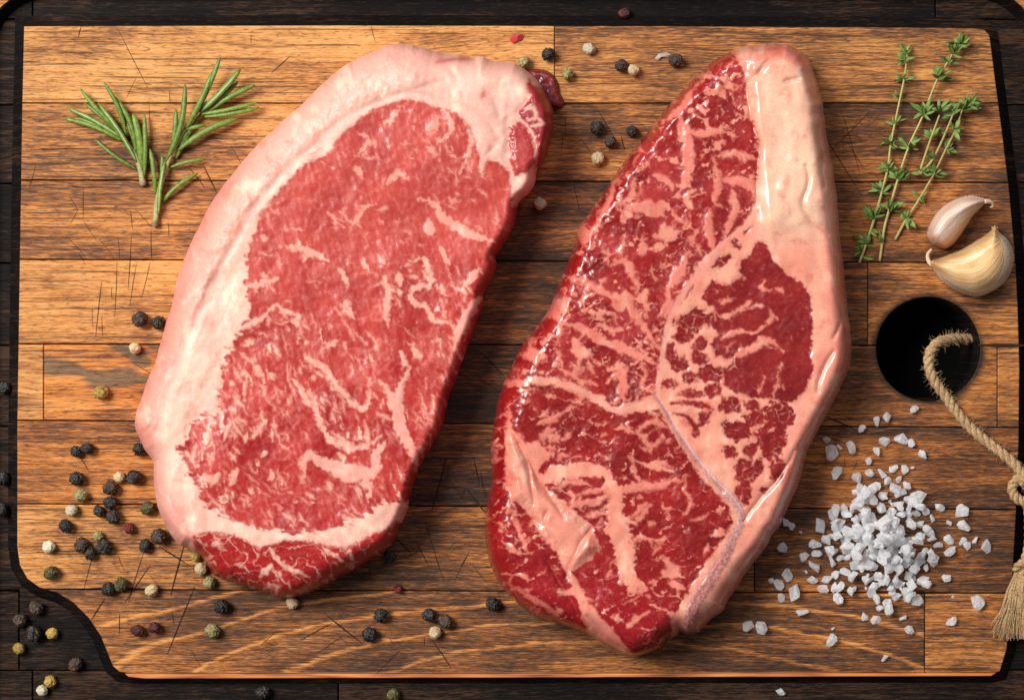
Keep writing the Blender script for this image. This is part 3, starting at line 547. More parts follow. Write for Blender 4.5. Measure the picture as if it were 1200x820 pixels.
# ------------------------------------------------------------------ right steak
S2 = smooth_loop([(760, 157), (776, 135), (801, 107), (833, 76), (852, 65), (868, 57), (899, 54), (922, 54), (938, 62), (949, 76), (957, 100), (963, 122), (966, 151), (972, 183), (979, 230), (982, 270), (988, 323), (993, 371), (996, 403), (994, 428), (982, 457), (966, 488), (952, 512), (943, 533), (937, 558), (918, 603), (898, 637), (876, 666), (862, 688), (851, 703), (847, 713), (830, 726), (818, 739), (805, 741), (797, 738), (791, 743), (783, 748), (773, 759), (742, 767), (716, 757), (688, 742), (658, 731), (623, 717), (595, 693), (579, 669), (571, 637), (571, 602), (577, 561), (577, 535), (577, 515), (582, 483), (588, 458), (602, 428), (613, 405), (641, 370), (654, 338), (673, 294), (683, 262), (705, 231), (727, 199), (740, 180)])
S2 = S2 + np.stack([1.5 * perlin(S2[:, 0] / 9, S2[:, 1] / 9, 1), 1.5 * perlin(S2[:, 0] / 9, S2[:, 1] / 9, 2)], 1); X, Y = grid(S2, STEP); sdf = poly_sdf(X, Y, S2, 400.0)
wx = 3.4 * fbm(X / 15, Y / 15, 203, 3) + 1.6 * perlin(X / 4.5, Y / 4.5, 209); wy = 3.4 * fbm(X / 15, Y / 15, 223, 3) + 1.6 * perlin(X / 4.5, Y / 4.5, 229)
XW, YW = X + wx, Y + wy; XS, YS = X + 0.45 * wx, Y + 0.45 * wy
UL = [(848, 50), (862, 68), (872, 85), (874, 113), (879, 135), (888, 160), (890, 180), (887, 215), (884, 240), (872, 262), (846, 284), (822, 304), (803, 333), (789, 360), (779, 385), (774, 410), (770, 440), (766, 460), (750, 471), (720, 476), (700, 463), (677, 450), (645, 441), (600, 446), (560, 440), (590, 390), (630, 330), (660, 270), (700, 205), (740, 150), (800, 80)]
LL = [(570, 452), (600, 452), (645, 450), (680, 462), (705, 478), (725, 487), (752, 482), (772, 480), (788, 507), (806, 537), (828, 566), (848, 585), (858, 600), (858, 612), (847, 633), (829, 657), (812, 684), (797, 711), (786, 728), (786, 760), (741, 800), (700, 780), (640, 750), (560, 710), (540, 600), (560, 500)]
RM = [(887, 283), (896, 284), (903, 296), (907, 305), (922, 320), (941, 333), (949, 346), (953, 374), (950, 406), (952, 437), (944, 460), (928, 471), (905, 468), (880, 466), (862, 460), (848, 452), (846, 436), (860, 420), (838, 418), (832, 402), (842, 390), (830, 384), (826, 374), (838, 362), (824, 352), (824, 340), (836, 330), (856, 334), (866, 326), (868, 308), (878, 300)]
PATCH = [(812, 376, 20, 13, -.35), (801, 395, 12, 6, 0), (820, 403, 9, 9, 0), (785, 412, 8, 11, 0), (820, 420, 9, 7, 0), (797, 427, 10, 9, 0), (833, 437, 17, 10, 0), (808, 442, 10, 7, 0), (785, 450, 11, 5, -.2), (812, 461, 15, 6, 0), (836, 457, 11, 8, 0), (856, 474, 12, 10, 0), (862, 504, 17, 12, .2), (884, 490, 12, 10, 0), (896, 514, 13, 12, 0), (913, 488, 18, 18, 0), (880, 527, 8, 10, 0), (900, 520, 12, 14, 0), (856, 530, 10, 7, .6), (873, 553, 12, 17, 0), (911, 549, 9, 15, 0), (895, 574, 6, 3, 0), (871, 578, 9, 17, 0.2), (908, 520, 12, 20, 0.3), (886, 548, 10, 10, 0),
         (849, 228, 7, 12, -.5), (844, 259, 10, 12, 0), (871, 237, 6, 7, 0), (863, 252, 6, 5, 0), (846, 305, 13, 5, -.5), (864, 290, 5, 3, 0), (875, 270, 7, 2.5, -.7), (860, 283, 4, 3, 0), (882, 475, 10, 6, .4), (806, 340, 14, 3.5, -1.0), (824, 490, 8, 5, .8), (816, 506, 5, 7, 0)]
F4 = [(596, 490), (604, 510), (624, 542), (640, 571), (665, 591), (682, 606), (694, 616), (705, 643), (692, 656), (681, 663), (669, 669), (681, 687), (697, 716), (721, 740), (742, 770), (716, 764), (692, 746), (684, 728), (676, 700), (664, 672), (652, 648), (632, 624), (616, 597), (600, 584), (591, 555), (592, 510)]
F3 = [(711, 548), (717, 563), (729, 569), (731, 583), (729, 599), (735, 611), (741, 627), (743, 643), (745, 667), (749, 679), (758, 688), (751, 696), (737, 691), (727, 679), (723, 663), (721, 647), (715, 631), (710, 619), (715, 607), (710, 595), (714, 583), (709, 575), (705, 560), (681, 559), (657, 564), (640, 567), (628, 562), (634, 554), (648, 545), (673, 541), (697, 543)]
FD = [(700, 338), (717, 343), (733, 348), (741, 362), (752, 376), (766, 392), (775, 408), (766, 406), (748, 390), (736, 380), (722, 370), (712, 353), (702, 346)]
FL1 = [(607, 521), (630, 517), (641, 527), (652, 532), (640, 541), (628, 553), (616, 545)]
ul = poly_sdf(XW, YW, UL); ll = poly_sdf(XW, YW, LL); rm = poly_sdf(XW, YW, RM); f4 = poly_sdf(XS, YS, F4); fl1 = np.maximum(poly_sdf(XS, YS, FL1), np.maximum(poly_sdf(XW, YW, F3), poly_sdf(XW, YW, FD)))
pat = np.full(X.shape, -20.0); pn = fbm(X / 9, Y / 9, 247, 3)
for (px, py, a, b, t) in PATCH:
    mk = (np.abs(X - px) < 40) & (np.abs(Y - py) < 40); dx, dy = XW[mk] - px, YW[mk] - py; ct, st_ = math.cos(t), math.sin(t)
    e = np.hypot((dx * ct + dy * st_) / a, (-dx * st_ + dy * ct) / b); pat[mk] = np.maximum(pat[mk], (1.0 - e + 0.55 * pn[mk]) * min(a, b))
ps = stroke(XS, YS, [(787, 473), (812, 472), (835, 479)], 5, 8); stroke(XS, YS, [(788, 484), (804, 488), (818, 500), (832, 484)], 4, 8, acc=ps); pat = np.maximum(pat, ps)
ST2 = [([(793, 130), (801, 152), (807, 176), (804, 212), (798, 222)], 12, 13), ([(776, 144), (793, 132), (806, 118), (813, 104), (822, 96)], 9, 4), ([(801, 151), (827, 157), (845, 152)], 6), ([(842, 98), (849, 114)], 7), ([(839, 183), (865, 181), (889, 188)], 6), ([(836, 185), (842, 215), (838, 236), (846, 244)], 6), ([(845, 210), (870, 214), (886, 222), (884, 246)], 10), ([(858, 225), (860, 248), (850, 276)], 9), ([(832, 246), (830, 270), (838, 290)], 8), ([(766, 205), (778, 208), (788, 221)], 7), ([(756, 236), (770, 244), (778, 236)], 11), ([(785, 246), (798, 259), (806, 262)], 4),
       ([(727, 205), (712, 235), (701, 262), (686, 285)], 5), ([(742, 210), (741, 226), (736, 242)], 6), ([(734, 243), (755, 241), (772, 244)], 10), ([(753, 285), (756, 297)], 8), ([(715, 312), (733, 309), (746, 329), (748, 340)], 6), ([(668, 326), (690, 334), (708, 342), (718, 352)], 8), ([(718, 345), (724, 362), (734, 348), (743, 367), (758, 389), (772, 408)], 12, 5), ([(660, 380), (682, 383), (705, 399), (733, 408), (771, 428)], 6, 8), ([(784, 332), (781, 358), (772, 372)], 5), ([(806, 300), (790, 323), (786, 340)], 5), ([(822, 262), (812, 280), (818, 290)], 4), ([(622, 413), (641, 421)], 8), ([(654, 409), (660, 428)], 5), ([(674, 414), (684, 417)], 9), ([(700, 380), (716, 384)], 4), ([(712, 449), (722, 439), (728, 444), (725, 461), (735, 470)], 4.5), ([(748, 455), (756, 440), (752, 425)], 4), ([(640, 350), (660, 360)], 9), ([(650, 425), (668, 440), (700, 452)], 4),
       ([(630, 497), (645, 492), (659, 485)], 7), ([(632, 510), (650, 504)], 4.5), ([(658, 515), (666, 509), (671, 502)], 3), ([(750, 512), (750, 501), (766, 494), (783, 503)], 4.5), ([(750, 513), (766, 522), (777, 511)], 4.5), ([(736, 497), (741, 508)], 3), ([(741, 534), (742, 547), (748, 565)], 4), ([(724, 578), (749, 570), (770, 570), (785, 563), (801, 563)], 13, 6), ([(802, 562), (803, 575), (810, 590), (800, 602)], 3.5), ([(645, 572), (668, 566), (690, 566)], 3.5), ([(668, 590), (690, 588), (712, 580)], 5), ([(690, 604), (705, 600)], 4), ([(762, 590), (746, 611)], 6), ([(721, 441), (728, 434), (732, 456), (721, 471)], 7), ([(783, 340), (805, 306)], 8), ([(787, 352), (780, 372)], 5), ([(752, 286), (753, 296)], 11), ([(735, 244), (755, 243), (776, 254)], 13), ([(721, 306), (739, 313), (746, 335)], 7), ([(659, 376), (691, 390), (728, 409), (763, 422)], 8), ([(644, 445), (673, 459), (699, 466), (721, 481)], 6), ([(677, 579), (695, 576), (714, 571)], 5), ([(692, 592), (705, 585)], 5), ([(741, 605), (758, 588)], 4), ([(655, 560), (672, 552)], 4), ([(640, 622), (652, 640)], 3), ([(785, 683), (802, 690)], 7), ([(737, 735), (745, 725), (760, 717)], 5), ([(700, 545), (718, 560)], 8),
       ([(597, 470), (596, 500), (600, 540)], 5), ([(592, 560), (600, 580), (594, 600)], 5), ([(598, 600), (612, 628), (618, 650)], 4), ([(590, 635), (610, 648)], 3.5), ([(606, 690), (630, 705), (655, 722)], 5), ([(615, 520), (600, 505)], 7), ([(655, 620), (664, 632)], 6), ([(660, 483), (676, 476)], 2.5), ([(700, 500), (712, 494)], 2.5), ([(770, 540), (790, 548)], 2.5),
       ([(838, 365), (850, 372), (868, 362), (880, 352)], 4), ([(846, 395), (868, 388), (884, 392)], 4), ([(884, 392), (904, 374), (902, 362)], 3), ([(862, 420), (882, 408), (902, 398), (918, 414)], 7, 3), ([(895, 330), (893, 338), (905, 340)], 3), ([(915, 425), (912, 445), (905, 465)], 1.8), ([(895, 440), (890, 460)], 1.6), ([(845, 354), (858, 350)], 3)]
S = np.full(X.shape, -14.0)
for s in ST2: stroke(X + 0.95 * wx, Y + 0.95 * wy, s[0], s[1] * 1.05 + 0.3, (s[2] * 1.05 + 0.3) if len(s) > 2 else None, taper=0.8, acc=S)
dens = fbm(X / 55, Y / 55, 261, 2); dens2 = fbm(X / 26, Y / 26, 263, 2)
jag0 = fbm(X / 6, Y / 6, 249, 2); Fa, Fb, cid = voronoi(XW / 26, YW / 23, 15); isl = sstep(150, 330, Y + 0.2 * (X - 780)); net_ul = np.maximum(np.maximum((-0.15 + 0.05 * isl + 0.24 * dens + 0.26 * dens2 - (Fb - Fa)) * 15, (Fa - 0.74 + 0.06 * isl + 0.12 * dens) * 20), (fbm(XW / 24, YW / 20, 267, 2) + 0.25 * jag0 - 0.42) * 18)
Fc, Fd, _ = voronoi(XW / 11, YW / 11, 25); net_small = (-0.18 + 0.34 * dens2 + 0.1 * dens - (Fd - Fc)) * 8
Fe, Ff, _ = voronoi((XW * 0.8 + YW * 0.5) / 26, (YW - 0.3 * XW) / 15, 35); net_ll = np.maximum((-0.12 + 0.20 * dens + 0.26 * dens2 - (Ff - Fe)) * 15, (Fe - 0.72 + 0.1 * dens2) * 16)
S = S + 3.6 * fbm(X / 9, Y / 9, 243, 3) - 0.3
c_, s_ = math.cos(-0.6), math.sin(-0.6); u = X * c_ + Y * s_; v_ = -X * s_ + Y * c_
fl = (fbm(u / 16 + 0.2 * wx, v_ / 6 + 0.2 * wy, 241, 3) - 0.40 + 0.15 * dens) * 13
fr = np.random.RandomState(18); FK = np.full(X.shape, -14.0); nfk = 0
while nfk < 170:
    fx, fy = fr.uniform(580, 940), fr.uniform(70, 745); iy, ix = int((fy - Y[0, 0]) / STEP), int((fx - X[0, 0]) / STEP)
    if not (0 <= iy < X.shape[0] and 0 <= ix < X.shape[1]): continue
    zu, zl = ul[iy, ix] > 0, ll[iy, ix] > 0 and f4[iy, ix] < 0
    if not (zu or zl or (rm[iy, ix] > 0 and fr.rand() < .35)) or fr.rand() > 0.6 + 1.2 * dens2[iy, ix]: continue
    an = math.radians(fr.choice([30, 75, 120, 150]) + fr.randn() * 20) if zu else math.radians((-32 if zl else 60) + fr.randn() * 30)
    ln = min(1.8 + fr.gamma(2.0, 1.8), 12); wdt = 1.2 + min(fr.gamma(1.6, .8), 3.6); cx_, cy_ = math.cos(an), math.sin(an); bw = fr.randn() * .3
    stroke(XW, YW, [(fx - cx_ * ln, fy - cy_ * ln), (fx - cy_ * bw * ln, fy + cx_ * bw * ln), (fx + cx_ * ln, fy + cy_ * ln)], wdt * .7, wdt * 1.4, taper=.9, acc=FK)
    if fr.rand() < .45: stroke(XW, YW, [(fx, fy), (fx + math.cos(an + 1.1) * ln * .9, fy + math.sin(an + 1.1) * ln * .9)], wdt, .8, taper=.9, acc=FK)
    nfk += 1
S = np.maximum(S, FK - 0.6)
gone = np.maximum(f4 + 2.5 * fbm(X / 9, Y / 9, 251, 2), fl1 + 5.5 * fbm(X / 8, Y / 8, 253, 3))
ul_v = np.minimum(ul, -np.maximum(net_ul, np.maximum(net_small, fl)))
ll_v = np.minimum(np.minimum(ll, -gone), -np.maximum(net_ll, fl - 0.6))
jag = fbm(X / 5, Y / 5, 245, 2)
Fg, Fh, _ = voronoi(XW / 27, YW / 24, 45); lft = 1 - sstep(850, 900, X); net_r = np.maximum((-0.15 + 0.08 * lft + 0.18 * dens2 - (Fh - Fg)) * 20, (Fg - 0.82 + 0.12 * lft) * 22)
rm_v = np.minimum(rm, -net_r); pat_v = np.minimum(pat, -np.maximum((-0.08 + 0.22 * dens2 - (Fd - Fc)) * 8, -20))
v = np.maximum(np.maximum(ul_v, ll_v), np.maximum(rm_v, pat_v)) + 1.6 * jag
GR = [(768, 462), (776, 476), (791, 501), (810, 530), (832, 558), (854, 580), (866, 596), (868, 612), (857, 637), (842, 666), (822, 695), (812, 716), (808, 740)]
gr = stroke(XS, YS, GR, 3.0, 17, taper=0.0, clip=30); v = np.minimum(v, -gr - 1)
SEAMS = [([(880, 263), (850, 283), (836, 304), (811, 330), (789, 365), (779, 400), (773, 440), (770, 462)], 7), ([(772, 466), (750, 476), (719, 481), (700, 468), (677, 455), (646, 446)], 5)]
sm = np.full(X.shape, -14.0)
for p_, w_ in SEAMS: stroke(XS, YS, p_, w_, acc=sm)
v = np.minimum(v, -sm)
m = sstep(-1.8, 1.8, v) * (1 - 0.92 * sstep(-2.4, 2.2, S)); mb = sstep(-6, 4, v)
lm = np.clip(0.5 + 0.75 * fbm(X / 40, Y / 40, 281, 3) + 0.4 * fbm(u / 22, v_ / 3, 283, 2), 0, 1)
lean = mixc(lin((118, 10, 14)), lin((164, 32, 30)), lm)
lean = mixc(lean, lin((196, 70, 68)), 0.40 * sstep(-4, 6, ul) * sstep(0.0, 0.5, fbm(X / 50, Y / 50, 285, 3) + 0.12))
rmm = sstep(-3, 4, np.maximum(rm, pat)); lean = mixc(lean, mixc(lin((118, 18, 22)), lin((148, 38, 36)), lm), 0.75 * rmm); lean = mixc(lean, lin((206, 96, 84)), 0.5 * np.maximum(sstep(-4, 1, S) * (S > -13), 0.6 * sstep(0.2, .6, fbm(X / 7, Y / 7, 287, 3))))
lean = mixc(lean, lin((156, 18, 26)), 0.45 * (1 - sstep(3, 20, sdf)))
lean = mixc(lean, lin((160, 14, 26)), 0.6 * sstep(600, 720, Y) * (1 - sstep(740, 800, X)))
fatn = fbm(X / 36, Y / 36, 291, 4); fat = mixc(lin((239, 170, 144)), lin((229, 142, 122)), np.clip(0.5 + 1.0 * fatn, 0, 1))
cream = sstep(872, 905, X) * (1 - sstep(250, 300, Y)) * sstep(70, 110, Y + 0.1 * (960 - X)); fat = mixc(fat, lin((244, 202, 172)), 0.75 * cream)
inlean = sstep(-2, 6, np.maximum(ul, ll)); fat = mixc(fat, lin((230, 144, 124)), 0.65 * inlean)
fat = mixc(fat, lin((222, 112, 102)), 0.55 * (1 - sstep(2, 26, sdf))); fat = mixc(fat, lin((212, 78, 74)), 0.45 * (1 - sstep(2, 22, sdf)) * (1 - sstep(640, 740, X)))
fat = mixc(fat, lin((216, 96, 84)), 0.45 * sstep(.12, .5, fbm(X / 19, Y / 24, 293, 4))); fat = mixc(fat, lin((250, 214, 184)), 0.45 * sstep(.1, .5, fbm(X / 24 + 9, Y / 36, 294, 4)))
c = mixc(fat, lean, m); blush = (mb - m).clip(0, 1); c = mixc(c, lin((220, 98, 90)), 0.5 * blush * (1 - m))
grm = sstep(-1.0, 1.2, gr); c = mixc(c, mixc(lin((204, 158, 152)), lin((156, 80, 80)), np.clip(0.25 + 0.45 * sstep(590, 680, Y) + 0.9 * fbm(X / 3.2, Y / 3.2, 295, 2), 0, 1)), 0.9 * grm)
grl = stroke(X, Y, [(p[0] + 2, p[1] - 1) for p in GR[:7]], 1.6, 2.4); c = mixc(c, lin((228, 196, 204)), 0.5 * sstep(-1, 1, grl))
c = mixc(c, lin((228, 150, 142)), 0.5 * sstep(-1, 1.5, sm))
crease = np.full(X.shape, -14.0)
for p_, w_ in (([(874, 100), (879, 135), (889, 165), (889, 200), (886, 240)], 3), ([(768, 462), (776, 476), (800, 516), (822, 548), (846, 575)], 2.6), ([(912, 60), (893, 80), (876, 98)], 2.2), ([(945, 195), (948, 215), (940, 235), (950, 260), (972, 275)], 2.6), ([(978, 412), (964, 432), (958, 458)], 3), ([(978, 395), (984, 380)], 2.4), ([(930, 528), (912, 560), (886, 590), (872, 610)], 2.6), ([(600, 505), (612, 530), (622, 560), (626, 590)], 2.4), ([(616, 535), (640, 575), (662, 606)], 3), ([(640, 600), (637, 612), (645, 630)], 2.6), ([(694, 618), (680, 636), (670, 656), (664, 676)], 3), ([(640, 655), (654, 678), (668, 704), (690, 735)], 3), ([(690, 722), (706, 744)], 2.6), ([(626, 608), (640, 618)], 3), ([(922, 95), (935, 92)], 2), ([(960, 150), (966, 220)], 2.4)):
    stroke(X + 2.5 * perlin(X / 22, Y / 22, 297), Y, p_, w_, acc=crease, taper=.6)
cr = np.exp(-np.clip(2.0 - crease, 0, 30) ** 2 / 16.0); c = mixc(c, lin((202, 96, 86)), 0.3 * sstep(-1.5, 1.3, crease) * (1 - 0.7 * m))
R = 18 + 18 * (1 - sstep(560, 680, X)) + 10 * sstep(620, 720, Y); T = 92.0; d = np.clip(sdf / R, 0, 1); prof = (1 - (1 - d) ** 2.2) ** (1 / 2.2)
h = T * (0.36 + 0.64 * prof)
h += 6 * fbm(X / 100, Y / 100, 301, 2) * sstep(0, 40, sdf) + 1.6 * fbm(X / 28, Y / 28, 303, 2) * (1 - 0.5 * m) * sstep(0, 20, sdf)
h += blur(0.6 * (1 - m), 3) + 0.7 * fbm(X / 12, Y / 12, 305, 2) * m - 3.2 * cr * sstep(0, 6, sdf)
h += 1.8 * fbm(X / 13, Y / 13, 307, 2) * sstep(0, 8, sdf) * (1 - sstep(24, 44, sdf)) * (1 - sstep(700, 800, X - 0.5 * (400 - Y))); ridge = sstep(-2, 12, X - (875 + 0.1 * (Y - 80))) * (1 - sstep(240, 290, Y)); h += 6 * ridge * sstep(0, 25, sdf)
knob = poly_sdf(X, Y, smooth_loop([(682, 624), (694, 620), (706, 640), (692, 655), (672, 667), (663, 652)]), 30); h += 3.5 * sstep(0, 18, knob)
h += 6 * sstep(0, 14, f4) * (1 - sstep(660, 700, Y)) + 0.8 * sstep(-1, 3, gr)
labs = np.full(X.shape, 1, int); labs[(cream > 0.3) & (ul < 0) & (X > 868)] = 0; labs[ul > 0] = 2; labs[(ll > 0) & (f4 < 0)] = 3; h += 1.2 * fbm(X / 22, Y / 34, 311, 2) * (1 - mb) * sstep(3, 14, sdf); labs[(rm > 0)] = 4; labs[gr > 0] = 5
corner = poly_sdf(X, Y, [(601, 567), (612, 583), (618, 606), (631, 622), (637, 653), (646, 672), (661, 691), (669, 713), (655, 723), (640, 760), (540, 720), (540, 560)], 30); labs[(corner > 0) & (labs == 3)] = 6
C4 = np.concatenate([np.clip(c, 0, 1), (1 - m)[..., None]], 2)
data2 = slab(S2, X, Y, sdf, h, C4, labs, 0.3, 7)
steak2 = empty('marbled_steak', W(785, 410, 0)); tag(steak2, 'raw dark red steak with heavy marbling and a grey gristle line through its lower half', 'steak', 'raw steaks on the board')
split_parts(steak2, data2, {0: 'fat_cap', 1: 'fat_layer', 2: 'upper_muscle', 3: 'lower_muscle', 4: 'eye_muscle', 5: 'gristle', 6: 'corner_muscle'}, M_wet)

# ------------------------------------------------------------------ peppercorns
def ico(sub):
    import bmesh
    bm = bmesh.new(); bmesh.ops.create_icosphere(bm, subdivisions=sub, radius=1.0)
    v = np.array([tuple(q.co) for q in bm.verts]); f = [tuple(q.index for q in p.verts) for p in bm.faces]; bm.free(); return v, f
ICO_V, ICO_F = ico(4)
def n3(p, s, seed): return (perlin(p[:, 0] * s + 5 * p[:, 2], p[:, 1] * s - 3 * p[:, 2] * s * .6, seed) + perlin(p[:, 1] * s + 9.1, p[:, 2] * s + 4 * p[:, 0], seed + 3) + perlin(p[:, 2] * s, p[:, 0] * s - 2.2, seed + 7)) / 3
def pepper_mesh(name, seed, wrinkle, fine, pole):
    p = ICO_V.copy(); g = np.random.RandomState(seed)
    a = n3(p, 2.2, seed); b = n3(p, 4.4, seed + 11); rid = -np.exp(-(a / 0.09) ** 2) * 1.0 - 0.8 * np.exp(-(b / 0.10) ** 2)
    r = 1 + wrinkle * rid + fine * n3(p, 10, seed + 21) + 0.30 * n3(p, 1.3, seed + 31)
    if pole: r = r + pole * np.exp(-((1 - p[:, 2]) / 0.04) ** 1) - 0.06 * np.exp(-((1 + p[:, 2]) / 0.05))
    p = p * r[:, None] * np.array([1, 0.97, 0.95])
    me = bpy.data.meshes.new(name); me.from_pydata([tuple(q) for q in p], [], ICO_F, shade_flat=False)
    a_ = me.color_attributes.new('Col', 'FLOAT_COLOR', 'POINT'); t = np.clip(-rid, 0, 1); a_.data.foreach_set('color', np.repeat(t, 4).astype(np.float32)); return me
def pepper_material(name, c_hi, c_lo, c_alt, rough):
    q = NT(name); oi = q.node('ShaderNodeObjectInfo'); co = q.node('ShaderNodeTexCoord').outputs['Object']; rnd_ = oi.outputs['Random']
    off = q.node('ShaderNodeVectorMath', operation='ADD'); q.put(off.inputs[0], co); cx = q.node('ShaderNodeCombineXYZ'); q.put(cx.inputs[0], q.math('MULTIPLY', rnd_, 40)); q.put(off.inputs[1], cx.outputs[0])
    n1 = q.noise(off.outputs[0], 1.8, 3.0); n2 = q.noise(off.outputs[0], 9, 3.0, 0.6)
    pit = q.node('ShaderNodeVertexColor', layer_name='Col').outputs['Color']
    c = q.mix(q.rng(n1, 0.42, 0.62), c_hi, c_alt); c = q.mix(q.math('MULTIPLY', pit, 0.75), c, c_lo); c = q.mix(q.rng(n2, 0.55, 0.8, 0, .3), c, c_lo)
    hsv = q.node('ShaderNodeHueSaturation'); q.put(hsv.inputs['Value'], q.rng(rnd_, 0, 1, 0.8, 1.2)); q.put(hsv.inputs['Color'], c)
    q.set(Base_Color=hsv.outputs[0], Roughness=rough, Normal=q.bump(n2, 0.35, 0.05)); return q.m
PM = {'black': pepper_material('black_pepper', L4(74, 65, 58), L4(13, 11, 10), L4(40, 36, 33), 0.34), 'brown': pepper_material('brown_pepper', L4(104, 78, 60), L4(24, 18, 15), L4(66, 52, 45), 0.42),
      'white': pepper_material('white_pepper', L4(228, 208, 172), L4(176, 146, 104), L4(214, 188, 140), 0.55), 'pale': pepper_material('pale_pepper', L4(234, 226, 204), L4(186, 170, 136), L4(220, 206, 176), 0.6),
      'green': pepper_material('green_pepper', L4(172, 160, 98), L4(84, 76, 40), L4(192, 180, 128), 0.55), 'olive': pepper_material('olive_pepper', L4(122, 112, 60), L4(46, 42, 24), L4(80, 74, 42), 0.5),
      'yellow': pepper_material('yellow_pepper', L4(206, 170, 74), L4(120, 90, 30), L4(196, 164, 96), 0.5), 'red': pepper_material('red_pepper', L4(140, 24, 34), L4(60, 12, 16), L4(110, 30, 34), 0.3), 'ruddy': pepper_material('ruddy_pepper', L4(120, 44, 38), L4(40, 16, 14), L4(58, 30, 28), 0.4)}
PMESH = {}
for t_ in PM:
    PMESH[t_] = []
    for k in range(3):
        wr = {'black': .22, 'brown': .20, 'white': .02, 'pale': .07, 'green': .15, 'olive': .16, 'yellow': .10, 'red': .07, 'ruddy': .15}[t_]
        me = pepper_mesh('peppercorn', 300 + 17 * k + len(t_) * 5, wr, 0.05 if t_ in ('white', 'pale') else 0.09, 0.07 if t_ in ('white', 'pale', 'green', 'yellow') else 0); me.materials.append(PM[t_]); PMESH[t_].append(me)
BW = 'black peppercorn'; 
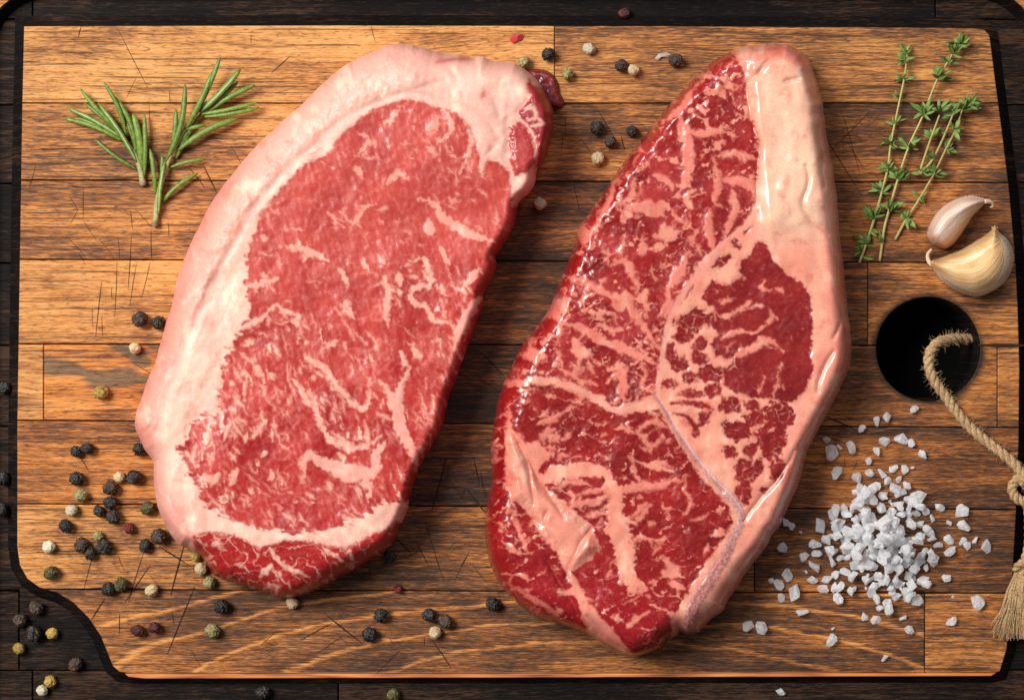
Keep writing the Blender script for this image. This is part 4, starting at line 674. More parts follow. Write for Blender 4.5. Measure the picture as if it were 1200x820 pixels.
PEP = [(164, 374, 10, 'brown', 'dark brown peppercorn, left of the pair above the small white one by the left steak'), (186, 378, 9, 'black', 'black peppercorn touching the fat cap of the left steak halfway up'), (158, 408, 7, 'white', 'single white peppercorn just below the dark pair left of the left steak'), (118, 459.5, 9, 'yellow', 'mustard yellow peppercorn alone on the dark knot of a plank'),
  (5, 454, 8, 'black', 'black peppercorn cut off by the left edge, topmost in the left groove'), (3, 560, 9, 'black', 'black peppercorn in the left groove, middle of the three there'), (2, 597, 9, 'black', 'black peppercorn in the left groove, lowest of the three there'),
  (89, 529, 7.5, 'black', 'smaller black peppercorn, left of a touching pair above the large scatter'), (102.5, 525, 8.2, 'black', 'black peppercorn, right of a touching pair above the large scatter'), (163, 526, 9, 'black', 'greyish black peppercorn tucked against the bulging left corner of the left steak'),
  (90, 560.5, 9.5, 'black', 'large wrinkled black peppercorn just above the olive green one'), (139.5, 558.5, 7, 'white', 'cream peppercorn beside the upper right wrinkled black one of the scatter'), (157, 559, 9.7, 'black', 'deeply wrinkled black peppercorn to the right of a cream one'), (129.5, 571.5, 9.7, 'brown', 'brown black peppercorn just below left of a cream one'), (94.5, 580, 8.7, 'green', 'olive green peppercorn between a black one and a white one'),
  (129, 588.5, 9, 'black', 'black peppercorn on top end of the dark cluster on the plank seam'), (173, 595, 9, 'olive', 'dark green peppercorn close to the lower left edge of the left steak'), (84, 597.5, 7.6, 'pale', 'chalky white peppercorn on the plank seam, upper of two white ones'), (116.5, 598.5, 8, 'black', 'small black peppercorn, left end of the dark cluster on the plank seam'), (133, 605.5, 9, 'black', 'black peppercorn, lowest of the dark cluster on the plank seam'),
  (77, 616, 9, 'black', 'lone round black peppercorn below the upper chalky white one'), (152, 619, 6.8, 'red', 'small shiny dark red peppercorn in the middle of the scatter'), (186, 628, 10, 'brown', 'large brown peppercorn with wrinkled skin near the left steak and a knife cut'), (115, 627.5, 7, 'green', 'pale green cracked peppercorn above the black trio'), (95.5, 638.5, 9.7, 'brown', 'brown black peppercorn, left one of the trio under the pale green one'),
  (122, 640.5, 10, 'black', 'big crumpled black peppercorn, right one of the trio under the pale green one'), (170.5, 639.5, 8.2, 'black', 'black peppercorn at the lower left of the large brown one'), (106, 648.5, 8, 'black', 'small black peppercorn, lowest of the trio under the pale green one'), (57, 640.5, 7.6, 'pale', 'chalky white peppercorn far left of the black trio'), (60, 671, 9, 'olive', 'blackish green peppercorn near the curved lower left board edge'),
  (127, 690, 8.7, 'black', 'smooth black peppercorn touching an olive one on the lowest seam'), (142, 685, 8.7, 'olive', 'olive peppercorn touching a black one on the lowest seam'), (177.5, 691.5, 8, 'white', 'smooth cream peppercorn alone on the lowest seam'), (229, 652, 7, 'yellow', 'pale yellow peppercorn, topmost of three against the steak bottom left'), (235.5, 666, 8, 'white', 'cream peppercorn, middle of three against the steak bottom left'), (245.5, 682, 8, 'green', 'olive green peppercorn, lowest of three against the steak bottom left'),
  (42, 712, 9, 'brown', 'brown grey peppercorn highest in the dark lower left hollow'), (23.5, 726.5, 8.8, 'brown', 'dark brown peppercorn leftmost in the lower left hollow'), (39.5, 742, 10, 'black', 'large black peppercorn in the middle of the lower left hollow'), (61, 742, 7.6, 'yellow', 'pale yellow peppercorn beside the large black one in the hollow'), (22, 759.5, 7.2, 'yellow', 'ochre peppercorn below the brown one at the left of the hollow'), (88, 778, 8.7, 'brown', 'dark brown peppercorn by the curved edge at the foot of the hollow'),
  (59, 798, 7.6, 'yellow', 'straw yellow peppercorn, upper of a touching pale pair at the bottom left'), (49, 808.5, 7.2, 'pale', 'greenish white peppercorn, lower of a touching pale pair at the bottom left'), (161, 738, 8, 'ruddy', 'cracked red and black peppercorn, left of a reddish pair on the lowest plank'), (181, 735, 8, 'ruddy', 'dark red peppercorn, right of a reddish pair on the lowest plank'),
  (259.5, 710.5, 9.5, 'black', 'crumpled black peppercorn under the bottom left of the left steak'), (249, 739, 9.3, 'green', 'light green dimpled peppercorn below the crumpled black one'), (342.5, 706, 7.4, 'white', 'cream peppercorn touching the lowest tip of the left steak'), (446, 720.5, 9, 'black', 'black peppercorn with a pale chip, upper one of a loose pair below the left steak'), (433, 743, 9.5, 'black', 'black peppercorn lying over a knife cut on the lowest plank'),
  (503, 720.5, 9, 'black', 'black peppercorn, left of the pair resting above a cream one'), (522.5, 728.5, 9, 'brown', 'brownish peppercorn, right of the pair resting above a cream one'), (510, 740.5, 8, 'white', 'cream peppercorn under a dark pair between the steaks'), (577.5, 707.5, 9, 'black', 'round black peppercorn just left of the right steak lower edge'), (467, 690, 5.5, 'red', 'tiny dark red peppercorn on the seam between the two steaks'), (457, 652, 8.5, 'black', 'black peppercorn lying in the shadow at the lower right of the left steak'),
  (308, 811, 9, 'black', 'black peppercorn on the dark groove at the bottom edge'), (461, 813, 8, 'olive', 'grey green peppercorn on the dark groove at the bottom edge'), (731.5, 16, 7, 'ruddy', 'reddish brown peppercorn in the dark groove at the top'), (690, 57, 7.4, 'pale', 'white peppercorn highest between the two steaks'), (643, 63.5, 8.7, 'black', 'black peppercorn right of the olive one above the left steak corner'), (614, 73.5, 8, 'green', 'olive peppercorn touching the top right corner of the left steak'),
  (665, 87, 8, 'green', 'olive peppercorn beside the dark red meat flap'), (728, 77, 8.5, 'brown', 'brown peppercorn touching a cream one at the top of the board'), (742.7, 82.5, 7.6, 'white', 'cream peppercorn touching a brown one at the top of the board'), (792, 71, 9, 'brown', 'dark brown peppercorn with a thin husk beside it'), (700, 150.5, 8.7, 'black', 'black peppercorn, left of three dark ones between the steaks'), (740.5, 154, 7.8, 'black', 'small black peppercorn nearest the right steak upper edge'),
  (715, 166.5, 8, 'brown', 'brown peppercorn, lowest of three dark ones between the steaks'), (700.5, 185.5, 8, 'white', 'cream peppercorn below three dark ones between the steaks'), (633, 239, 8, 'pale', 'pinkish white peppercorn beside the right edge of the left steak')]
prn = random.Random(11)
for i, (px, py, r, t_, lab) in enumerate(PEP):
    ing = (px < 18) or (py > 797) or (py < 24) or (px < 95 and py > 700 and not (px > 60 and py < 700)) and px < 100
    zb = -17.8 if ing else -0.3
    o = link(bpy.data.objects.new('peppercorn', PMESH[t_][i % 3])); o.location = W(px, py, zb + r * 0.93); s = r * U * (H - zb) / H; o.scale = (s * prn.uniform(.93, 1.08), s * prn.uniform(.92, 1.06), s * prn.uniform(.88, 1.0))
    o.rotation_euler = (prn.random() * 6.3, prn.random() * 6.3, prn.random() * 6.3); tag(o, lab, 'peppercorn', 'mixed peppercorns scattered over the board')
def shard(name, pts, zs, mat):
    n = len(pts); vs_ = [W(x, y, z) for (x, y), z in zip(pts, zs)] + [W(x, y, z + 1.0) for (x, y), z in zip(pts, zs)]
    fs = [tuple(range(n))[::-1] if False else tuple(range(n)), tuple(range(2 * n - 1, n - 1, -1))] + [(i, n + i, n + (i + 1) % n, (i + 1) % n) for i in range(n)]
    return mesh_obj(name, vs_, fs, mat, smooth=False)
q = NT('pepper_skin'); q.set(Base_Color=L4(190, 50, 58), Roughness=0.35, Subsurface_Weight=0.2, Subsurface_Scale=0.001); 
o = shard('pepper_flake', [(597, 47), (601, 40), (607, 42), (613, 40), (612, 47), (606, 48), (601, 51)], [0.2, 3, 4.5, 2, 0.2, 2.5, 0.2], q.m); tag(o, 'bright red flake of pepper skin above the left steak', 'pepper flake')
q = NT('dry_husk'); q.set(Base_Color=L4(196, 176, 160), Roughness=0.4, Transmission_Weight=0.3)
o = shard('pepper_husk', [(767, 69), (772, 63), (781, 61), (786, 64), (783, 68), (775, 67), (771, 71)], [0.2, 2, 3, 2.5, 0.2, 2.5, 0.2], q.m); tag(o, 'thin pale husk lying left of a dark brown peppercorn', 'pepper husk')

# ------------------------------------------------------------------ tubes, rosemary, thyme
def tube(verts, faces, pts, rad, nseg=7, flat=1.0, cap=True):
    """append a tube along 3-D points (units, z up); rad: number or list; flat < 1 squashes it in z"""
    b = len(verts); n = len(pts)
    for i, p in enumerate(pts):
        a = Vector(pts[max(i - 1, 0)]); c = Vector(pts[min(i + 1, n - 1)]); t = (c - a).normalized()
        side = Vector((t.y, -t.x, 0)); side = side.normalized() if side.length > 1e-5 else Vector((1, 0, 0)); up = side.cross(t); up = -up if up.z < 0 else up
        r = rad[i] if isinstance(rad, (list, tuple)) else rad
        for k in range(nseg):
            q_ = 2 * math.pi * k / nseg; v = Vector(p) + side * (r * math.cos(q_)) + up * (r * flat * math.sin(q_)); verts.append(W(v.x, v.y, v.z))
    for i in range(n - 1):
        for k in range(nseg):
            k2 = (k + 1) % nseg; faces.append((b + i * nseg + k, b + i * nseg + k2, b + (i + 1) * nseg + k2, b + (i + 1) * nseg + k))
    if cap: faces.append(tuple(b + k for k in range(nseg))[::-1]); faces.append(tuple(b + (n - 1) * nseg + k for k in range(nseg)))
def line3(pts, n=5):
    p = np.array(pts, float)
    return [tuple(q) for q in smooth_line(p, n)]
def herb_material(name, c1, c2, c3, rough=0.45, sub=0.15):
    q = NT(name); oi = q.node('ShaderNodeObjectInfo'); co = q.node('ShaderNodeTexCoord').outputs['Object']; n = q.noise(co, 900, 3.0); f = q.noise(co, 3000, 2.0)
    c = q.mix(q.rng(n, 0.35, 0.65), c1, c2); c = q.mix(q.math('MULTIPLY', q.rng(oi.outputs['Random'], 0, 1), 0.5), c, c3)
    q.set(Base_Color=c, Roughness=rough, Normal=q.bump(f, 0.3, 0.0002), Subsurface_Weight=sub, Subsurface_Radius=(0.5, 1, 0.2), Subsurface_Scale=0.0006); return q.m
M_needle = herb_material('rosemary_green', L4(92, 122, 34), L4(134, 158, 60), L4(64, 92, 28)); M_rib = herb_material('needle_rib', L4(150, 178, 122), L4(180, 200, 156), L4(130, 160, 100)); M_rstem = herb_material('rosemary_stem', L4(176, 178, 124), L4(150, 146, 98), L4(160, 134, 100), 0.7); M_cutend = herb_material('cut_stem_end', L4(150, 124, 92), L4(110, 84, 60), L4(170, 150, 110), 0.8)
M_thyme = herb_material('thyme_green', L4(104, 134, 58), L4(138, 160, 84), L4(74, 100, 42)); M_tstem = herb_material('thyme_stem', L4(176, 166, 92), L4(190, 182, 118), L4(150, 120, 76), 0.6, 0.05)
def needle(parent, base, tip, wd, bow, zb, zt, rib=False):
    b, t = Vector(base), Vector(tip); d = t - b; pr = Vector((-d.y, d.x)).normalized(); n = 12; pts = []; rad = []
    for i in range(n + 1):
        s = i / n; c = b + d * s + pr * bow * math.sin(math.pi * s) * d.length * 0.1
        pts.append((c.x, c.y, zb + (zt - zb) * s + 3.0 * math.sin(math.pi * s))); rad.append(wd * 0.5 * (0.45 + 0.55 * min(1, s * 4)) * (1 if s < .72 else max(0.25, math.sqrt(max(0, 1 - ((s - .72) / .29) ** 2)))))
    rad = [r_ * 0.93 for r_ in rad]; vs_, fs = [], []; tube(vs_, fs, pts, rad, 8, 0.62); o = mesh_obj('needle', vs_, fs, M_needle, parent)
    if rib:
        v2, f2 = [], []; tube(v2, f2, [(p[0], p[1], p[2] + r_ * 0.5) for p, r_ in list(zip(pts, rad))[:11]], [r_ * 0.34 for r_ in rad[:11]], 6, 0.5); mesh_obj('needle_rib', v2, f2, M_rib, o)
    return o
def rosemary(loc, label, stem, needles):
    e = empty('rosemary_sprig', W(*loc, 0)); tag(e, label, 'rosemary', 'rosemary sprigs on the board'); vs_, fs = [], []
    p = line3(stem); tube(vs_, fs, p, [3.6 - 2.0 * i / len(p) for i in range(len(p))], 8); mesh_obj('stem', vs_, fs, M_rstem, e)
    vs_, fs = [], []; b = Vector(stem[0]); d = (Vector(stem[0]) - Vector(stem[1])).normalized(); tube(vs_, fs, [tuple(b + d * -1.5), tuple(b + d * 2), tuple(b + d * 5)], [3.8, 4.3, 3.2], 8); mesh_obj('cut_end', vs_, fs, M_cutend, e)
    for nd in needles: needle(e, *nd)
rosemary((155, 175), 'shorter left rosemary sprig with needles fanning to the upper left', [(167, 213, 4.5), (164, 198, 5), (156, 178, 6), (142, 160, 7), (132, 148, 7)],
  [((144, 166), (74, 139), 5.5, .5, 6, 3), ((140, 160), (79, 127), 6, .3, 7, 4, True), ((146, 157), (94, 104), 5.5, -.4, 7, 9), ((144, 160), (99, 121), 5.5, .2, 6, 5), ((160, 190), (115, 121), 6.5, .3, 8, 12, True), ((148, 160), (122, 97), 5.5, .6, 7, 14), ((159, 180), (134, 113), 6, .9, 6, 10), ((167, 188), (156, 134), 9, .2, 5, 8), ((169, 207), (169, 133), 6, .15, 5, 9), ((161, 199), (111, 163), 4.5, -.4, 5, 3), ((150, 168), (90, 138), 5, .4, 4, 3), ((163, 190), (140, 128), 5, .5, 4, 4), ((168, 200), (161, 150), 6, -.3, 4, 5)])
rosemary((205, 180), 'taller right rosemary sprig leaning to the upper right beside the left steak', [(182, 261, 4.5), (184, 240, 5), (188, 219, 6), (198, 187, 8), (212, 159, 9), (230, 133, 10), (243, 119, 10)],
  [((194, 190), (217, 99), 7, .7, 9, 18), ((200, 180), (206, 128), 6.5, .4, 8, 14), ((217, 152), (249, 84), 7, .3, 11, 20), ((231, 131), (258, 67), 6, .2, 10, 22), ((234, 132), (282, 81), 8, .25, 11, 18, True), ((238, 128), (279, 96), 6.5, .3, 9, 10), ((244, 131), (299, 100), 6.5, -.4, 8, 12), ((236, 134), (302, 120), 5.5, .2, 11, 16), ((240, 137), (304, 126), 6, .2, 10, 12), ((209, 176), (279, 139), 8, -.6, 9, 10), ((219, 152), (241, 147), 5, -.3, 13, 13), ((200, 196), (240, 187), 5, -.4, 7, 7), ((189, 238), (232, 203), 6, -.6, 5, 6),
   ((182, 228), (176, 175), 6, .2, 5, 8), ((204, 176), (226, 150), 6.5, -.3, 5, 5), ((206, 186), (232, 140), 7, -.4, 4, 4), ((186, 250), (193, 190), 5.5, -.3, 8, 12, True), ((184, 245), (190, 180), 5, .3, 7, 10), ((228, 142), (262, 108), 6, .2, 6, 6)])
# thyme: leaves share a few meshes
def leaf_mesh(k):
    vs_, fs = [], []; n = 7; rr = random.Random(k); bend = 0.12 + 0.3 * rr.random(); wd = 0.135 + 0.05 * rr.random()
    for i in range(n + 1):
        s = i / n; hw = wd * (math.sin(math.pi * min(1, s * 0.94 + 0.05)) ** 0.75); z = bend * math.sin(s * 2.2) * 0.8
        for t in (-1, -0.5, 0, 0.5, 1): vs_.append((s, hw * t, z + 0.10 * abs(t) * (1 if k % 2 else -0.6)))
    for i in range(n):
        for j in range(4): a = i * 5 + j; fs.append((a, a + 5, a + 6, a + 1))
    m_ = len(vs_); vs_ += [(x, y, z - 0.05) for x, y, z in vs_]; fs += [tuple(q_ + m_ for q_ in f[::-1]) for f in fs]
    me = bpy.data.meshes.new('leaf'); me.from_pydata(vs_, [], fs, shade_flat=False); me.materials.append(M_thyme); return me
LEAVES = [leaf_mesh(k) for k in range(4)]; trn = random.Random(21)
def put_leaf(parent, x, y, z, ang, size, tilt=None):
    o = link(bpy.data.objects.new('leaf', trn.choice(LEAVES))); s = size * U; o.scale = (s, s * (0.72 + 0.35 * trn.random()), s); o.location = W(x, y, z) ; o.rotation_mode = 'ZYX'
    o.rotation_euler = (trn.uniform(-1.2, 1.2), -(tilt if tilt is not None else trn.uniform(-0.1, 0.95)), ang); child(o, parent)
def thyme(label, stems, nodes):
    e = empty('thyme_sprig', W(stems[0][-1][0], stems[0][-1][1], 0)); tag(e, label, 'thyme', 'thyme sprigs on the board')
    for st in stems:
        vs_, fs = [], []; p = line3(st); tube(vs_, fs, p, [1.1 + 0.7 * i / len(p) for i in range(len(p))], 7); mesh_obj('stem', vs_, fs, M_tstem, e)
    for (x, y, z, dirs, size) in nodes:
        for a in dirs + [d_ + 17 for d_ in dirs[::2]]: put_leaf(e, x + trn.uniform(-2, 2), y + trn.uniform(-2, 2), z, math.radians(a + trn.uniform(-25, 25)), size * trn.uniform(0.7, 1.15))
full = lambda a: [a - 75, a - 50, a - 22, a + 8, a + 30, a + 55, a + 80]
few = lambda a: [a - 60, a - 25, a + 20, a + 55]
thyme('long thyme sprig nearest the right steak, leaning slightly right', [[(1064, 56, 10), (1060, 90, 10), (1052, 129, 9), (1044, 168, 8), (1040, 199, 7), (1030, 238, 6), (1018, 277, 5), (1007, 308, 3)]],
      [(1063, 62, 11, full(80), 12), (1060, 72, 10, [170, 20, 120, 60, 200, -10], 11), (1059, 92, 10, [155, 10, 130, 45, 30], 12), (1054, 115, 9, [140, 40, 100, 60], 10), (1050, 145, 9, [125, 155, 30, 60], 12), (1044, 168, 8, [130, 160, 40, 70, 20, 100], 12), (1040, 199, 8, [110, 140, 170, 60, 30, 20], 13), (1033, 224, 7, [120, 150, 90, 60, 30, 170], 15), (1023, 256, 7, [120, 150, 100, 60, 40, 20, 130], 17), (1015, 286, 5, [100, 70, 130, 50, 175], 16), (1010, 298, 4, [185, 60, 30, 80], 15), (1020, 270, 5, [-80, -60], 12)])
thyme('tallest thyme sprig reaching the top right corner, middle of the bunch', [[(1129, 42, 10), (1110, 74, 11), (1098, 94, 11), (1081, 137, 10), (1065, 172, 9), (1052, 211, 8), (1042, 246, 6), (1036, 269, 5), (1031, 306, 3)]],
      [(1124, 52, 12, full(70), 15), (1118, 62, 12, [80, 110, 20, 40, 5, 130], 15), (1112, 72, 11, [100, 30, 10, 60], 13), (1100, 90, 11, [95, 60, 30, 120, 10, 40, 75], 16), (1083, 133, 11, [100, 120, 60, 40, 20, 80, -10, 140, 165], 17), (1066, 172, 10, [135, 110, 160, 30, 10, 60, -5], 16), (1053, 210, 9, [60, 40, 20, 80, 110, 130, 5], 17), (1043, 246, 7, [70, 40, 20, 100, 120, 55], 15), (1033, 284, 5, [100, 110, 80], 12)])
thyme('thyme sprig with bushy tip pointing at the garlic, right of the bunch', [[(1128, 128, 14), (1120, 152, 13), (1108, 176, 12), (1095, 203, 10), (1077, 234, 7), (1061, 259, 5), (1049, 281, 3)]],
      [(1136, 124, 15, full(40) + full(60), 15), (1128, 128, 14, [60, 10, -20, 90, 150, 175], 14), (1119, 152, 14, [-60, -75, 70, 100, 40], 13), (1109, 174, 12, [90, 110, -40, 30, 60], 14), (1097, 203, 10, [-15, -35, 100, 70, 150, 175], 14), (1079, 231, 8, [-20, -30, 170], 11), (1063, 257, 6, [120, 100, 70, -60, -80, 150], 14)])
thyme('short forked thyme sprig lying between the two long right hand ones', [[(1101, 135, 16), (1089, 168, 15), (1077, 204, 12)], [(1118, 131, 17), (1108, 156, 16), (1093, 187, 14), (1078, 204, 12)]],
      [(1102, 130, 16, [120, 90, 60, 40, 20, 150], 14), (1092, 160, 15, [130, 150, 30, 50, 100], 12), (1118, 133, 17, [170, 150, 30, 10, 200, 110], 14), (1108, 156, 16, [150, 60, 90], 11), (1094, 187, 14, [95, 80, 170, -30], 11), (1079, 202, 12, [10, -20, 150, 120, 40], 13)])

# ------------------------------------------------------------------ garlic
def garlic_material(name, gl):
    q = NT(name); a = q.node('ShaderNodeVertexColor', layer_name='Col'); co = q.node('ShaderNodeTexCoord').outputs['Object']; n = q.noise(co, 900, 3.0)
    q.set(Base_Color=a.outputs['Color'], Roughness=gl, Specular_IOR_Level=0.5, Subsurface_Weight=0.12, Subsurface_Radius=(1, .7, .45), Subsurface_Scale=0.001, Normal=q.bump(q.math('ADD', n, q.math('MULTIPLY', a.outputs['Alpha'], 3.5)), 0.4, 0.0003), Coat_Weight=0.5, Coat_Roughness=0.16); return q.m
M_garlic = garlic_material('garlic_skin', 0.35)
q = NT('dry_garlic_tip'); q.set(Base_Color=L4(214, 190, 160), Roughness=0.7); M_gtip = q.m
def clove(label, outline, axis, Tmax, Rr, lift, base_c, alt_c, low_c, tips, seed, ridge):
    e = empty('garlic_clove', W(*axis[len(axis) // 2], 0)); tag(e, label, 'garlic clove', 'garlic cloves on the board')
    o_ = smooth_loop(outline, 5); X, Y = grid(o_, 0.6, 3); s_ = poly_sdf(X, Y, o_, 100); d = np.clip(s_ / Rr, 0, 1)
    h = lift + Tmax * (0.22 + 0.78 * (1 - (1 - d) ** 2) ** 0.5); h = blur(np.where(s_ > -2, h, lift + Tmax * .22), 14)
    rg = stroke(X, Y, ridge, 2, clip=60); h += 5 * np.exp(-(np.clip(1 - rg, 0, 90) / 8.0) ** 2) * sstep(0, 8, s_)
    # streaks run along the clove: distance to a fan of curves between the two sides
    A0, B0 = np.array(axis[0]), np.array(axis[-1]); dr = (B0 - A0) / np.hypot(*(B0 - A0)); t = ((X - A0[0]) * dr[0] + (Y - A0[1]) * dr[1]) / np.hypot(*(B0 - A0)); ax = np.array(smooth_line(axis)); tt = ((ax - A0) @ dr) / np.hypot(*(B0 - A0)); od = (ax - A0) @ np.array([-dr[1], dr[0]])
    off = -(X - A0[0]) * dr[1] + (Y - A0[1]) * dr[0] - np.interp(t, tt, od); halfw = np.maximum(8, np.sqrt(np.clip(1 - (2 * np.clip(t, 0, 1) - 1) ** 2, 0.02, 1)) * Rr * 1.5); q_ = off / halfw
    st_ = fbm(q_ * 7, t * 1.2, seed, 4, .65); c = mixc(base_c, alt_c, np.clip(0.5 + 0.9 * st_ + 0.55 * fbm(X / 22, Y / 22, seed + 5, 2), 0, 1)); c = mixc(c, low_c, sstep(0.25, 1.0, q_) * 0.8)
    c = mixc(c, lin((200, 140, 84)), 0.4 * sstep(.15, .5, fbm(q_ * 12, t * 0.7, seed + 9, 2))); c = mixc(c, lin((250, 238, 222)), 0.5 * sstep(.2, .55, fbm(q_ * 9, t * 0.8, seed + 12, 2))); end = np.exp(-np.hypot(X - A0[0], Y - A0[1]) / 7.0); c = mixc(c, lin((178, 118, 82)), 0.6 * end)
    c4 = np.concatenate([c, (0.5 + 0.5 * st_)[..., None]], 2)
    V, F, N, C, lab = slab(o_, X, Y, s_, h, c4, np.zeros(X.shape, int), 0.3, 5.0); me = raw_mesh('clove_skin', V, F, N, C); me.materials.append(M_garlic); child(link(bpy.data.objects.new('clove_skin', me)), e)
    for nm, pts, rad in tips:
        vs_, fs = [], []; tube(vs_, fs, line3(pts), rad if not isinstance(rad, tuple) else [rad[0] + (rad[1] - rad[0]) * i / (len(line3(pts)) - 1) for i in range(len(line3(pts)))], 8, 0.6); mesh_obj(nm, vs_, fs, M_gtip, e)
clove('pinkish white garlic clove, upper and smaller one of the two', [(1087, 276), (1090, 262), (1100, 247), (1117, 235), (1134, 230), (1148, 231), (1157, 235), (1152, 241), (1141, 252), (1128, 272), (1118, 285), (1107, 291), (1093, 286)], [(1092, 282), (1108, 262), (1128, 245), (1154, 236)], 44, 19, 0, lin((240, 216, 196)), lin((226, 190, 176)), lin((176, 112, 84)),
      [('root_tail', [(1154, 236, 24), (1159, 236, 22), (1163, 238, 19), (1163, 242, 16), (1160, 243, 15)], (3.0, 0.8))], 5, [(1092, 280), (1106, 256), (1130, 240), (1154, 235)])
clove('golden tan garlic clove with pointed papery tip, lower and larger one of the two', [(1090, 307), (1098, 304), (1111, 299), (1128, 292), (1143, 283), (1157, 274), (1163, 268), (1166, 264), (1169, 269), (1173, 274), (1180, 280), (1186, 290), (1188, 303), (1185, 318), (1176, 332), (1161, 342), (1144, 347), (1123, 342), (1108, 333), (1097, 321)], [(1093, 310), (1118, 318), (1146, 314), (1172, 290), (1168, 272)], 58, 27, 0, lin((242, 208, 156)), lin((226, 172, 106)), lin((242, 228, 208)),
      [('root_tail', [(1094, 311, 12), (1089, 307, 10), (1087, 300, 9), (1089, 295, 10), (1092, 292, 11)], (3.2, 1.2))], 15, [(1094, 309), (1120, 303), (1150, 288), (1167, 272)])

# ------------------------------------------------------------------ twine through the hole
q = NT('jute_twine'); co = q.node('ShaderNodeTexCoord').outputs['Object']; n = q.noise(co, 2200, 4.0, 0.6); n2 = q.noise(co, 300, 2.0)
q.set(Base_Color=q.mix(q.rng(n2, .3, .7, 0, .4), q.ramp(n, [(0.3, L4(142, 108, 72)), (0.5, L4(196, 160, 116)), (0.7, L4(226, 196, 154))]), L4(150, 112, 74)), Roughness=0.9, Normal=q.bump(n, 0.8, 0.0005)); M_jute = q.m
twine = empty('twine_cord', W(1150, 530, 0)); tag(twine, 'brown jute cord looped through the board hole with a knot and frayed end', 'cord')
RP = [(1150, 398, -40), (1134, 397, -26), (1115, 397, -8), (1098, 402, 8), (1089, 415, 14), (1089, 432, 14), (1096, 448, 12), (1108, 464, 9), (1122, 484, 8), (1138, 502, 8), (1156, 517, 9), (1174, 531, 10), (1188, 543, 11), (1198, 556, 13), (1204, 572, 14)]
def rope(path, rad, sr, turns_per, phase0=0, name='strand'):
    p = np.array(line3(path, 8)); L = np.concatenate([[0], np.cumsum(np.linalg.norm(np.diff(p, axis=0), axis=1))])
    tot = L[-1]; n = int(tot / 1.6); s = np.linspace(0, tot, n); q_ = np.stack([np.interp(s, L, p[:, k]) for k in range(3)], 1); tg = np.gradient(q_, axis=0); tg /= np.linalg.norm(tg, axis=1)[:, None]
    side = np.stack([tg[:, 1], -tg[:, 0], np.zeros(n)], 1); side /= np.linalg.norm(side, axis=1)[:, None] + 1e-9; up = np.cross(side, tg)
    for k in range(3):
        a = 2 * math.pi * (s / turns_per + k / 3) + phase0; c = q_ + side * (np.cos(a) * rad)[:, None] + up * (np.sin(a) * rad)[:, None]
        c = c + 0.25 * np.random.RandomState(k).randn(n, 3); vs_, fs = [], []; tube(vs_, fs, [tuple(v) for v in c], sr, 7); mesh_obj(name, vs_, fs, M_jute, twine)
    return q_
path1 = rope(RP, 2.7, 3.9, 30)
rope([(1204, 556, 10), (1192, 562, 16), (1186, 571, 15), (1190, 582, 14), (1202, 588, 12), (1212, 580, 11), (1208, 566, 20), (1196, 564, 24)], 3.2, 3.3, 22, 1.0, 'knot_strand')
rope([(1202, 582, 11), (1206, 606, 10), (1206, 634, 10), (1203, 652, 10), (1199, 668, 10), (1196, 680, 10)], 3.2, 3.3, 26, .6)
rope([(1190, 668, 8), (1196, 660, 16), (1206, 662, 16), (1212, 672, 8)], 2.6, 2.8, 22, .2, 'knot_strand')
fr = np.random.RandomState(5); vs_, fs = [], []
for i in range(330):
    a = fr.uniform(-1, 1); x0 = 1197 + a * 8; tx = 1186 + a * 22 + fr.randn() * 2.5; ty = 742 + fr.uniform(-14, 9) - abs(a) * 3; z0 = 4 + 11 * fr.rand(); z1 = 0.8 + 9 * fr.rand()
    tube(vs_, fs, [(x0, 670 + 5 * fr.rand(), z0), (x0 - 3 + a * 5 + fr.randn(), 692, z0 + 2), (0.5 * (x0 + tx) - 2 + 1.5 * fr.randn(), 715, 0.5 * (z0 + z1) + 2), (tx, ty, z1)], [0.8, 0.75, 0.6, 0.35], 4, 1.0, False)
o = mesh_obj('frayed_end', vs_, fs, M_jute, twine); tag(o, kind='stuff')
vs_, fs = [], []
for i in range(420):
    c = path1[fr.randint(20, len(path1) - 2)]; a = fr.uniform(0, 6.3); d = np.array([math.cos(a), math.sin(a), fr.uniform(-.3, .8)]); l = fr.uniform(3, 8)
    tube(vs_, fs, [tuple(c + d * 5), tuple(c + d * (5 + l * .5) + fr.randn(3) * .6), tuple(c + d * (5 + l) + fr.randn(3) * 1.5)], [0.22, 0.2, 0.12], 3, 1.0, False)
o = mesh_obj('loose_fibres', vs_, fs, M_jute, twine); tag(o, kind='stuff')

# ------------------------------------------------------------------ salt
q = NT('rock_salt'); co = q.node('ShaderNodeTexCoord').outputs['Object']; n = q.noise(co, 2.2, 3.0); oi = q.node('ShaderNodeObjectInfo')
q.set(Base_Color=L4(250, 251, 254), Roughness=q.rng(n, 0.35, 0.65, 0.08, 0.35), IOR=1.5, Normal=q.bump(n, 0.3, 0.1))
tl = q.node('ShaderNodeBsdfTranslucent'); tl.inputs[0].default_value = (1, 1, 1, 1); mx = q.node('ShaderNodeMixShader'); mx.inputs[0].default_value = 0.55
tr = q.node('ShaderNodeBsdfTransparent'); m2 = q.node('ShaderNodeMixShader'); q.put(m2.inputs[0], q.rng(q.math('ADD', n, q.math('MULTIPLY', oi.outputs['Random'], 0.3)), 0.45, 0.85, 0.08, 0.36))
q.t.links.new(q.b.outputs[0], mx.inputs[1]); q.t.links.new(tl.outputs[0], mx.inputs[2]); q.t.links.new(mx.outputs[0], m2.inputs[1]); q.t.links.new(tr.outputs[0], m2.inputs[2]); q.t.links.new(m2.outputs[0], q.n['Material Output'].inputs['Surface']); M_salt = q.m
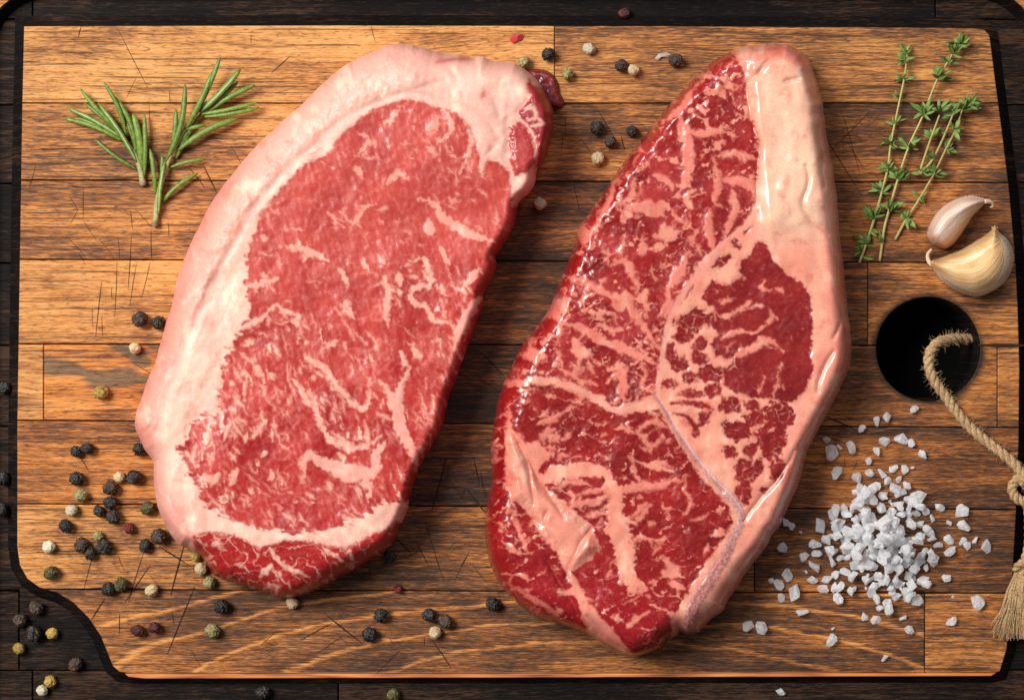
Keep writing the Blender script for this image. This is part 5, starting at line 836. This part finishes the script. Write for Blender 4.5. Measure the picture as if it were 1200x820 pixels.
def salt_mesh(k):
    import bmesh
    g = np.random.RandomState(500 + k); bm = bmesh.new(); e = g.uniform(1.8, 5.0); fl_ = g.uniform(.5, .85)
    for i in range(g.randint(11, 19)):
        v = g.randn(3); v /= (np.abs(v) ** e).sum() ** (1 / e); bm.verts.new(tuple(v * np.array([1.0, g.uniform(.85, 1), 1]) * np.array([1, g.uniform(.65, .95), fl_])))
    r = bmesh.ops.convex_hull(bm, input=bm.verts); bmesh.ops.delete(bm, geom=[x for x in set(r['geom_interior']) if isinstance(x, bmesh.types.BMVert)], context='VERTS')
    bmesh.ops.bevel(bm, geom=bm.edges[:], offset=0.035, segments=1, affect='EDGES')
    me = bpy.data.meshes.new('salt_crystal'); bm.to_mesh(me); bm.free(); me.materials.append(M_salt); return me
SALT = [salt_mesh(k) for k in range(14)]; SALT_V = []
for me in SALT: a = np.zeros(len(me.vertices) * 3); me.vertices.foreach_get('co', a); SALT_V.append(a.reshape(-1, 3))
LONE = [(527, 46, 13, 'salt crystal nearest the hole, right of the other upper ones'), (455, 65, 14, 'salt crystal, right one of a touching pair near the top of the salt'), (428, 76, 13, 'salt crystal, left one of a touching pair near the top of the salt'), (388, 97, 12, 'small round salt crystal alone left of the topmost pair'), (293, 125, 12, 'small salt crystal, top of the foursome close to the right steak'), (305, 160, 22, 'largest salt crystal of the foursome close to the right steak'), (327, 145, 10, 'tiny salt crystal in the middle of the foursome close to the right steak'), (357, 147, 18, 'long salt crystal at the right of the foursome close to the right steak'),
  (323, 214, 23, 'large single salt crystal below the foursome close to the right steak'), (549, 166, 16, 'bright salt crystal standing alone at the upper right of the salt'), (405, 182, 11, 'small salt crystal between the two upper rows of salt'), (655, 318, 22, 'large salt crystal, upper of two at the right above the far right trio'), (659, 356, 18, 'angular salt crystal, lower of two at the right above the far right trio'), (618, 348, 9, 'tiny salt crystal left of the two large right hand ones'), (595, 305, 15, 'flat salt crystal at the upper right rim of the heap'), (718, 410, 20, 'salt crystal farthest to the right on the board'), (690, 393, 12, 'upright salt crystal left of the farthest right one'), (657, 397, 12, 'salt crystal, upper of a small touching pair right of the heap'), (668, 409, 12, 'salt crystal, lower of a small touching pair right of the heap'),
  (613, 494, 13, 'sharp cornered salt crystal alone at the lower right of the heap'), (693, 558, 22, 'big cloudy salt crystal at the lower right near the frayed cord'), (626, 608, 17, 'oval salt crystal left of the big one near the frayed cord'), (514, 632, 14, 'blocky salt crystal just left of the short plank joint'), (497, 601, 11, 'small bright salt crystal above the blocky one near the plank joint'), (448, 708, 12, 'small round salt crystal lowest on the board panel'), (303, 660, 19, 'rounded salt crystal alone on the lowest plank'), (396, 597, 12, 'small square salt crystal below left of the heap'), (171, 795, 14, 'square glassy salt crystal in the bottom groove'), (229, 586, 19, 'elongated salt crystal alone below the left cluster'),
  (83, 623, 17, 'salt crystal, left one of two under the lower right steak edge'), (119, 628, 21, 'salt crystal, right one of two under the lower right steak edge'), (148, 502, 12, 'smallest salt crystal of the cluster beside the plank joint'), (190, 487, 20, 'topmost salt crystal of the cluster beside the plank joint'), (166, 512, 18, 'middle salt crystal of the cluster beside the plank joint'), (201, 531, 24, 'largest salt crystal of the cluster beside the plank joint'), (172, 547, 14, 'lowest salt crystal of the cluster beside the plank joint'), (177, 416, 16, 'single salt crystal beside the lower right edge of the right steak'), (184, 347, 14, 'clear salt crystal touching the right steak, left of its pair'), (200, 353, 13, 'clear salt crystal next to one touching the right steak'), (271, 357, 22, 'square salt crystal at the left of the heap')]
NEAR = [(447, 129, 17), (428, 155, 14), (493, 122, 19), (520, 134, 13), (373, 228, 16), (407, 214, 16), (440, 215, 17), (472, 203, 13), (500, 203, 13), (485, 231, 12), (383, 257, 16), (421, 250, 17), (508, 247, 14), (490, 268, 17), (540, 280, 24), (591, 407, 13), (620, 393, 17), (623, 422, 18), (579, 450, 17), (541, 453, 20), (560, 467, 11), (551, 500, 18), (425, 605, 16), (437, 575, 14), (235, 437, 14), (262, 405, 17), (268, 430, 16), (260, 463, 21), (255, 496, 16), (308, 450, 16), (296, 497, 19), (283, 524, 17), (310, 327, 19), (305, 388, 15), (324, 549, 18), (340, 310, 16), (360, 525, 15), (380, 290, 20), (405, 290, 18), (533, 556, 18), (500, 455, 14), (556, 312, 15), (570, 370, 17), (520, 490, 16), (455, 565, 14), (425, 550, 15), (330, 345, 15), (325, 370, 15), (345, 480, 18), (575, 335, 12), (510, 285, 14), (440, 310, 15), (315, 520, 15), (410, 530, 18), (480, 545, 16), (505, 545, 13), (350, 420, 20)]
grn = np.random.RandomState(77); grains = [(840 + x / 2.278, 460 + y / 2.278, r / 2.278, l) for x, y, r, l in LONE] + [(840 + x / 2.278, 460 + y / 2.278, r / 2.278, None) for x, y, r in NEAR]
k = 0
while k < 165:
    x, y = grn.randn(2) * np.array([78, 86]); x, y = x + 0.15 * y + 442, y + 408
    if ((x - 440) / 150) ** 2 + ((y - 405) / 175) ** 2 > 1: continue
    dn = sum(1 for g_ in grains if math.hypot(g_[0] - 840 - x / 2.278, g_[1] - 460 - y / 2.278) < 6.5)
    if dn > (3 if math.hypot(x - 440, y - 400) < 75 else 1): continue
    grains.append((840 + x / 2.278, 460 + y / 2.278, grn.uniform(11, 20) / 2.278, None)); k += 1
for k in range(32):
    x, y = grn.randn(2) * 90; grains.append((840 + (x + 440) / 2.278, 460 + (y + 405) / 2.278, grn.uniform(1.8, 3.0), None))
hm = np.zeros((900, 1300), np.float32); hm[795:, :] = -18.0
for i, (px, py, r, lab) in enumerate(grains):
    ki = grn.randint(14); me = SALT[ki]; o = link(bpy.data.objects.new('salt_crystal', me)); r *= 1.04; s = r * U
    R_ = (Matrix.Rotation(grn.uniform(0, 6.3), 3, 'Z') @ Matrix.Rotation(grn.uniform(-.35, .35) + (math.pi if grn.rand() < .5 else 0), 3, 'X') @ Matrix.Rotation(grn.uniform(-.3, .3), 3, 'Y'))
    vv = SALT_V[ki] @ np.array(R_).T * r; x0, y0 = int(px), int(py); q_ = max(2, int(r * 0.6)); base = float(np.percentile(hm[y0 - q_:y0 + q_ + 1, x0 - q_:x0 + q_ + 1], 75)); base = max(base, float(hm[y0, x0]) * .8 + 0) if base > 0 else base
    z = base - vv[:, 2].min() - (0.12 * r if base > 0.5 else 0.25)
    yy, xx = np.ogrid[-int(r):int(r) + 1, -int(r):int(r) + 1]; disc = np.sqrt(np.clip(1 - (xx ** 2 + yy ** 2) / (r * r), 0, 1)); top = z + vv[:, 2].max() * disc * .92
    sl = hm[y0 - int(r):y0 + int(r) + 1, x0 - int(r):x0 + int(r) + 1]; np.maximum(sl, np.where(disc > 0, top, -99), out=sl)
    o.rotation_euler = R_.to_euler(); o.scale = (s, s, s); o.location = W(px, py, z)
    far_ = math.hypot(px - 1031, py - 638) > 62; tag(o, lab or ('white salt crystal scattered loosely around the salt heap' if far_ else 'white translucent salt crystal piled in the thick of the salt heap'), 'salt crystal', 'coarse salt crystals on the board')
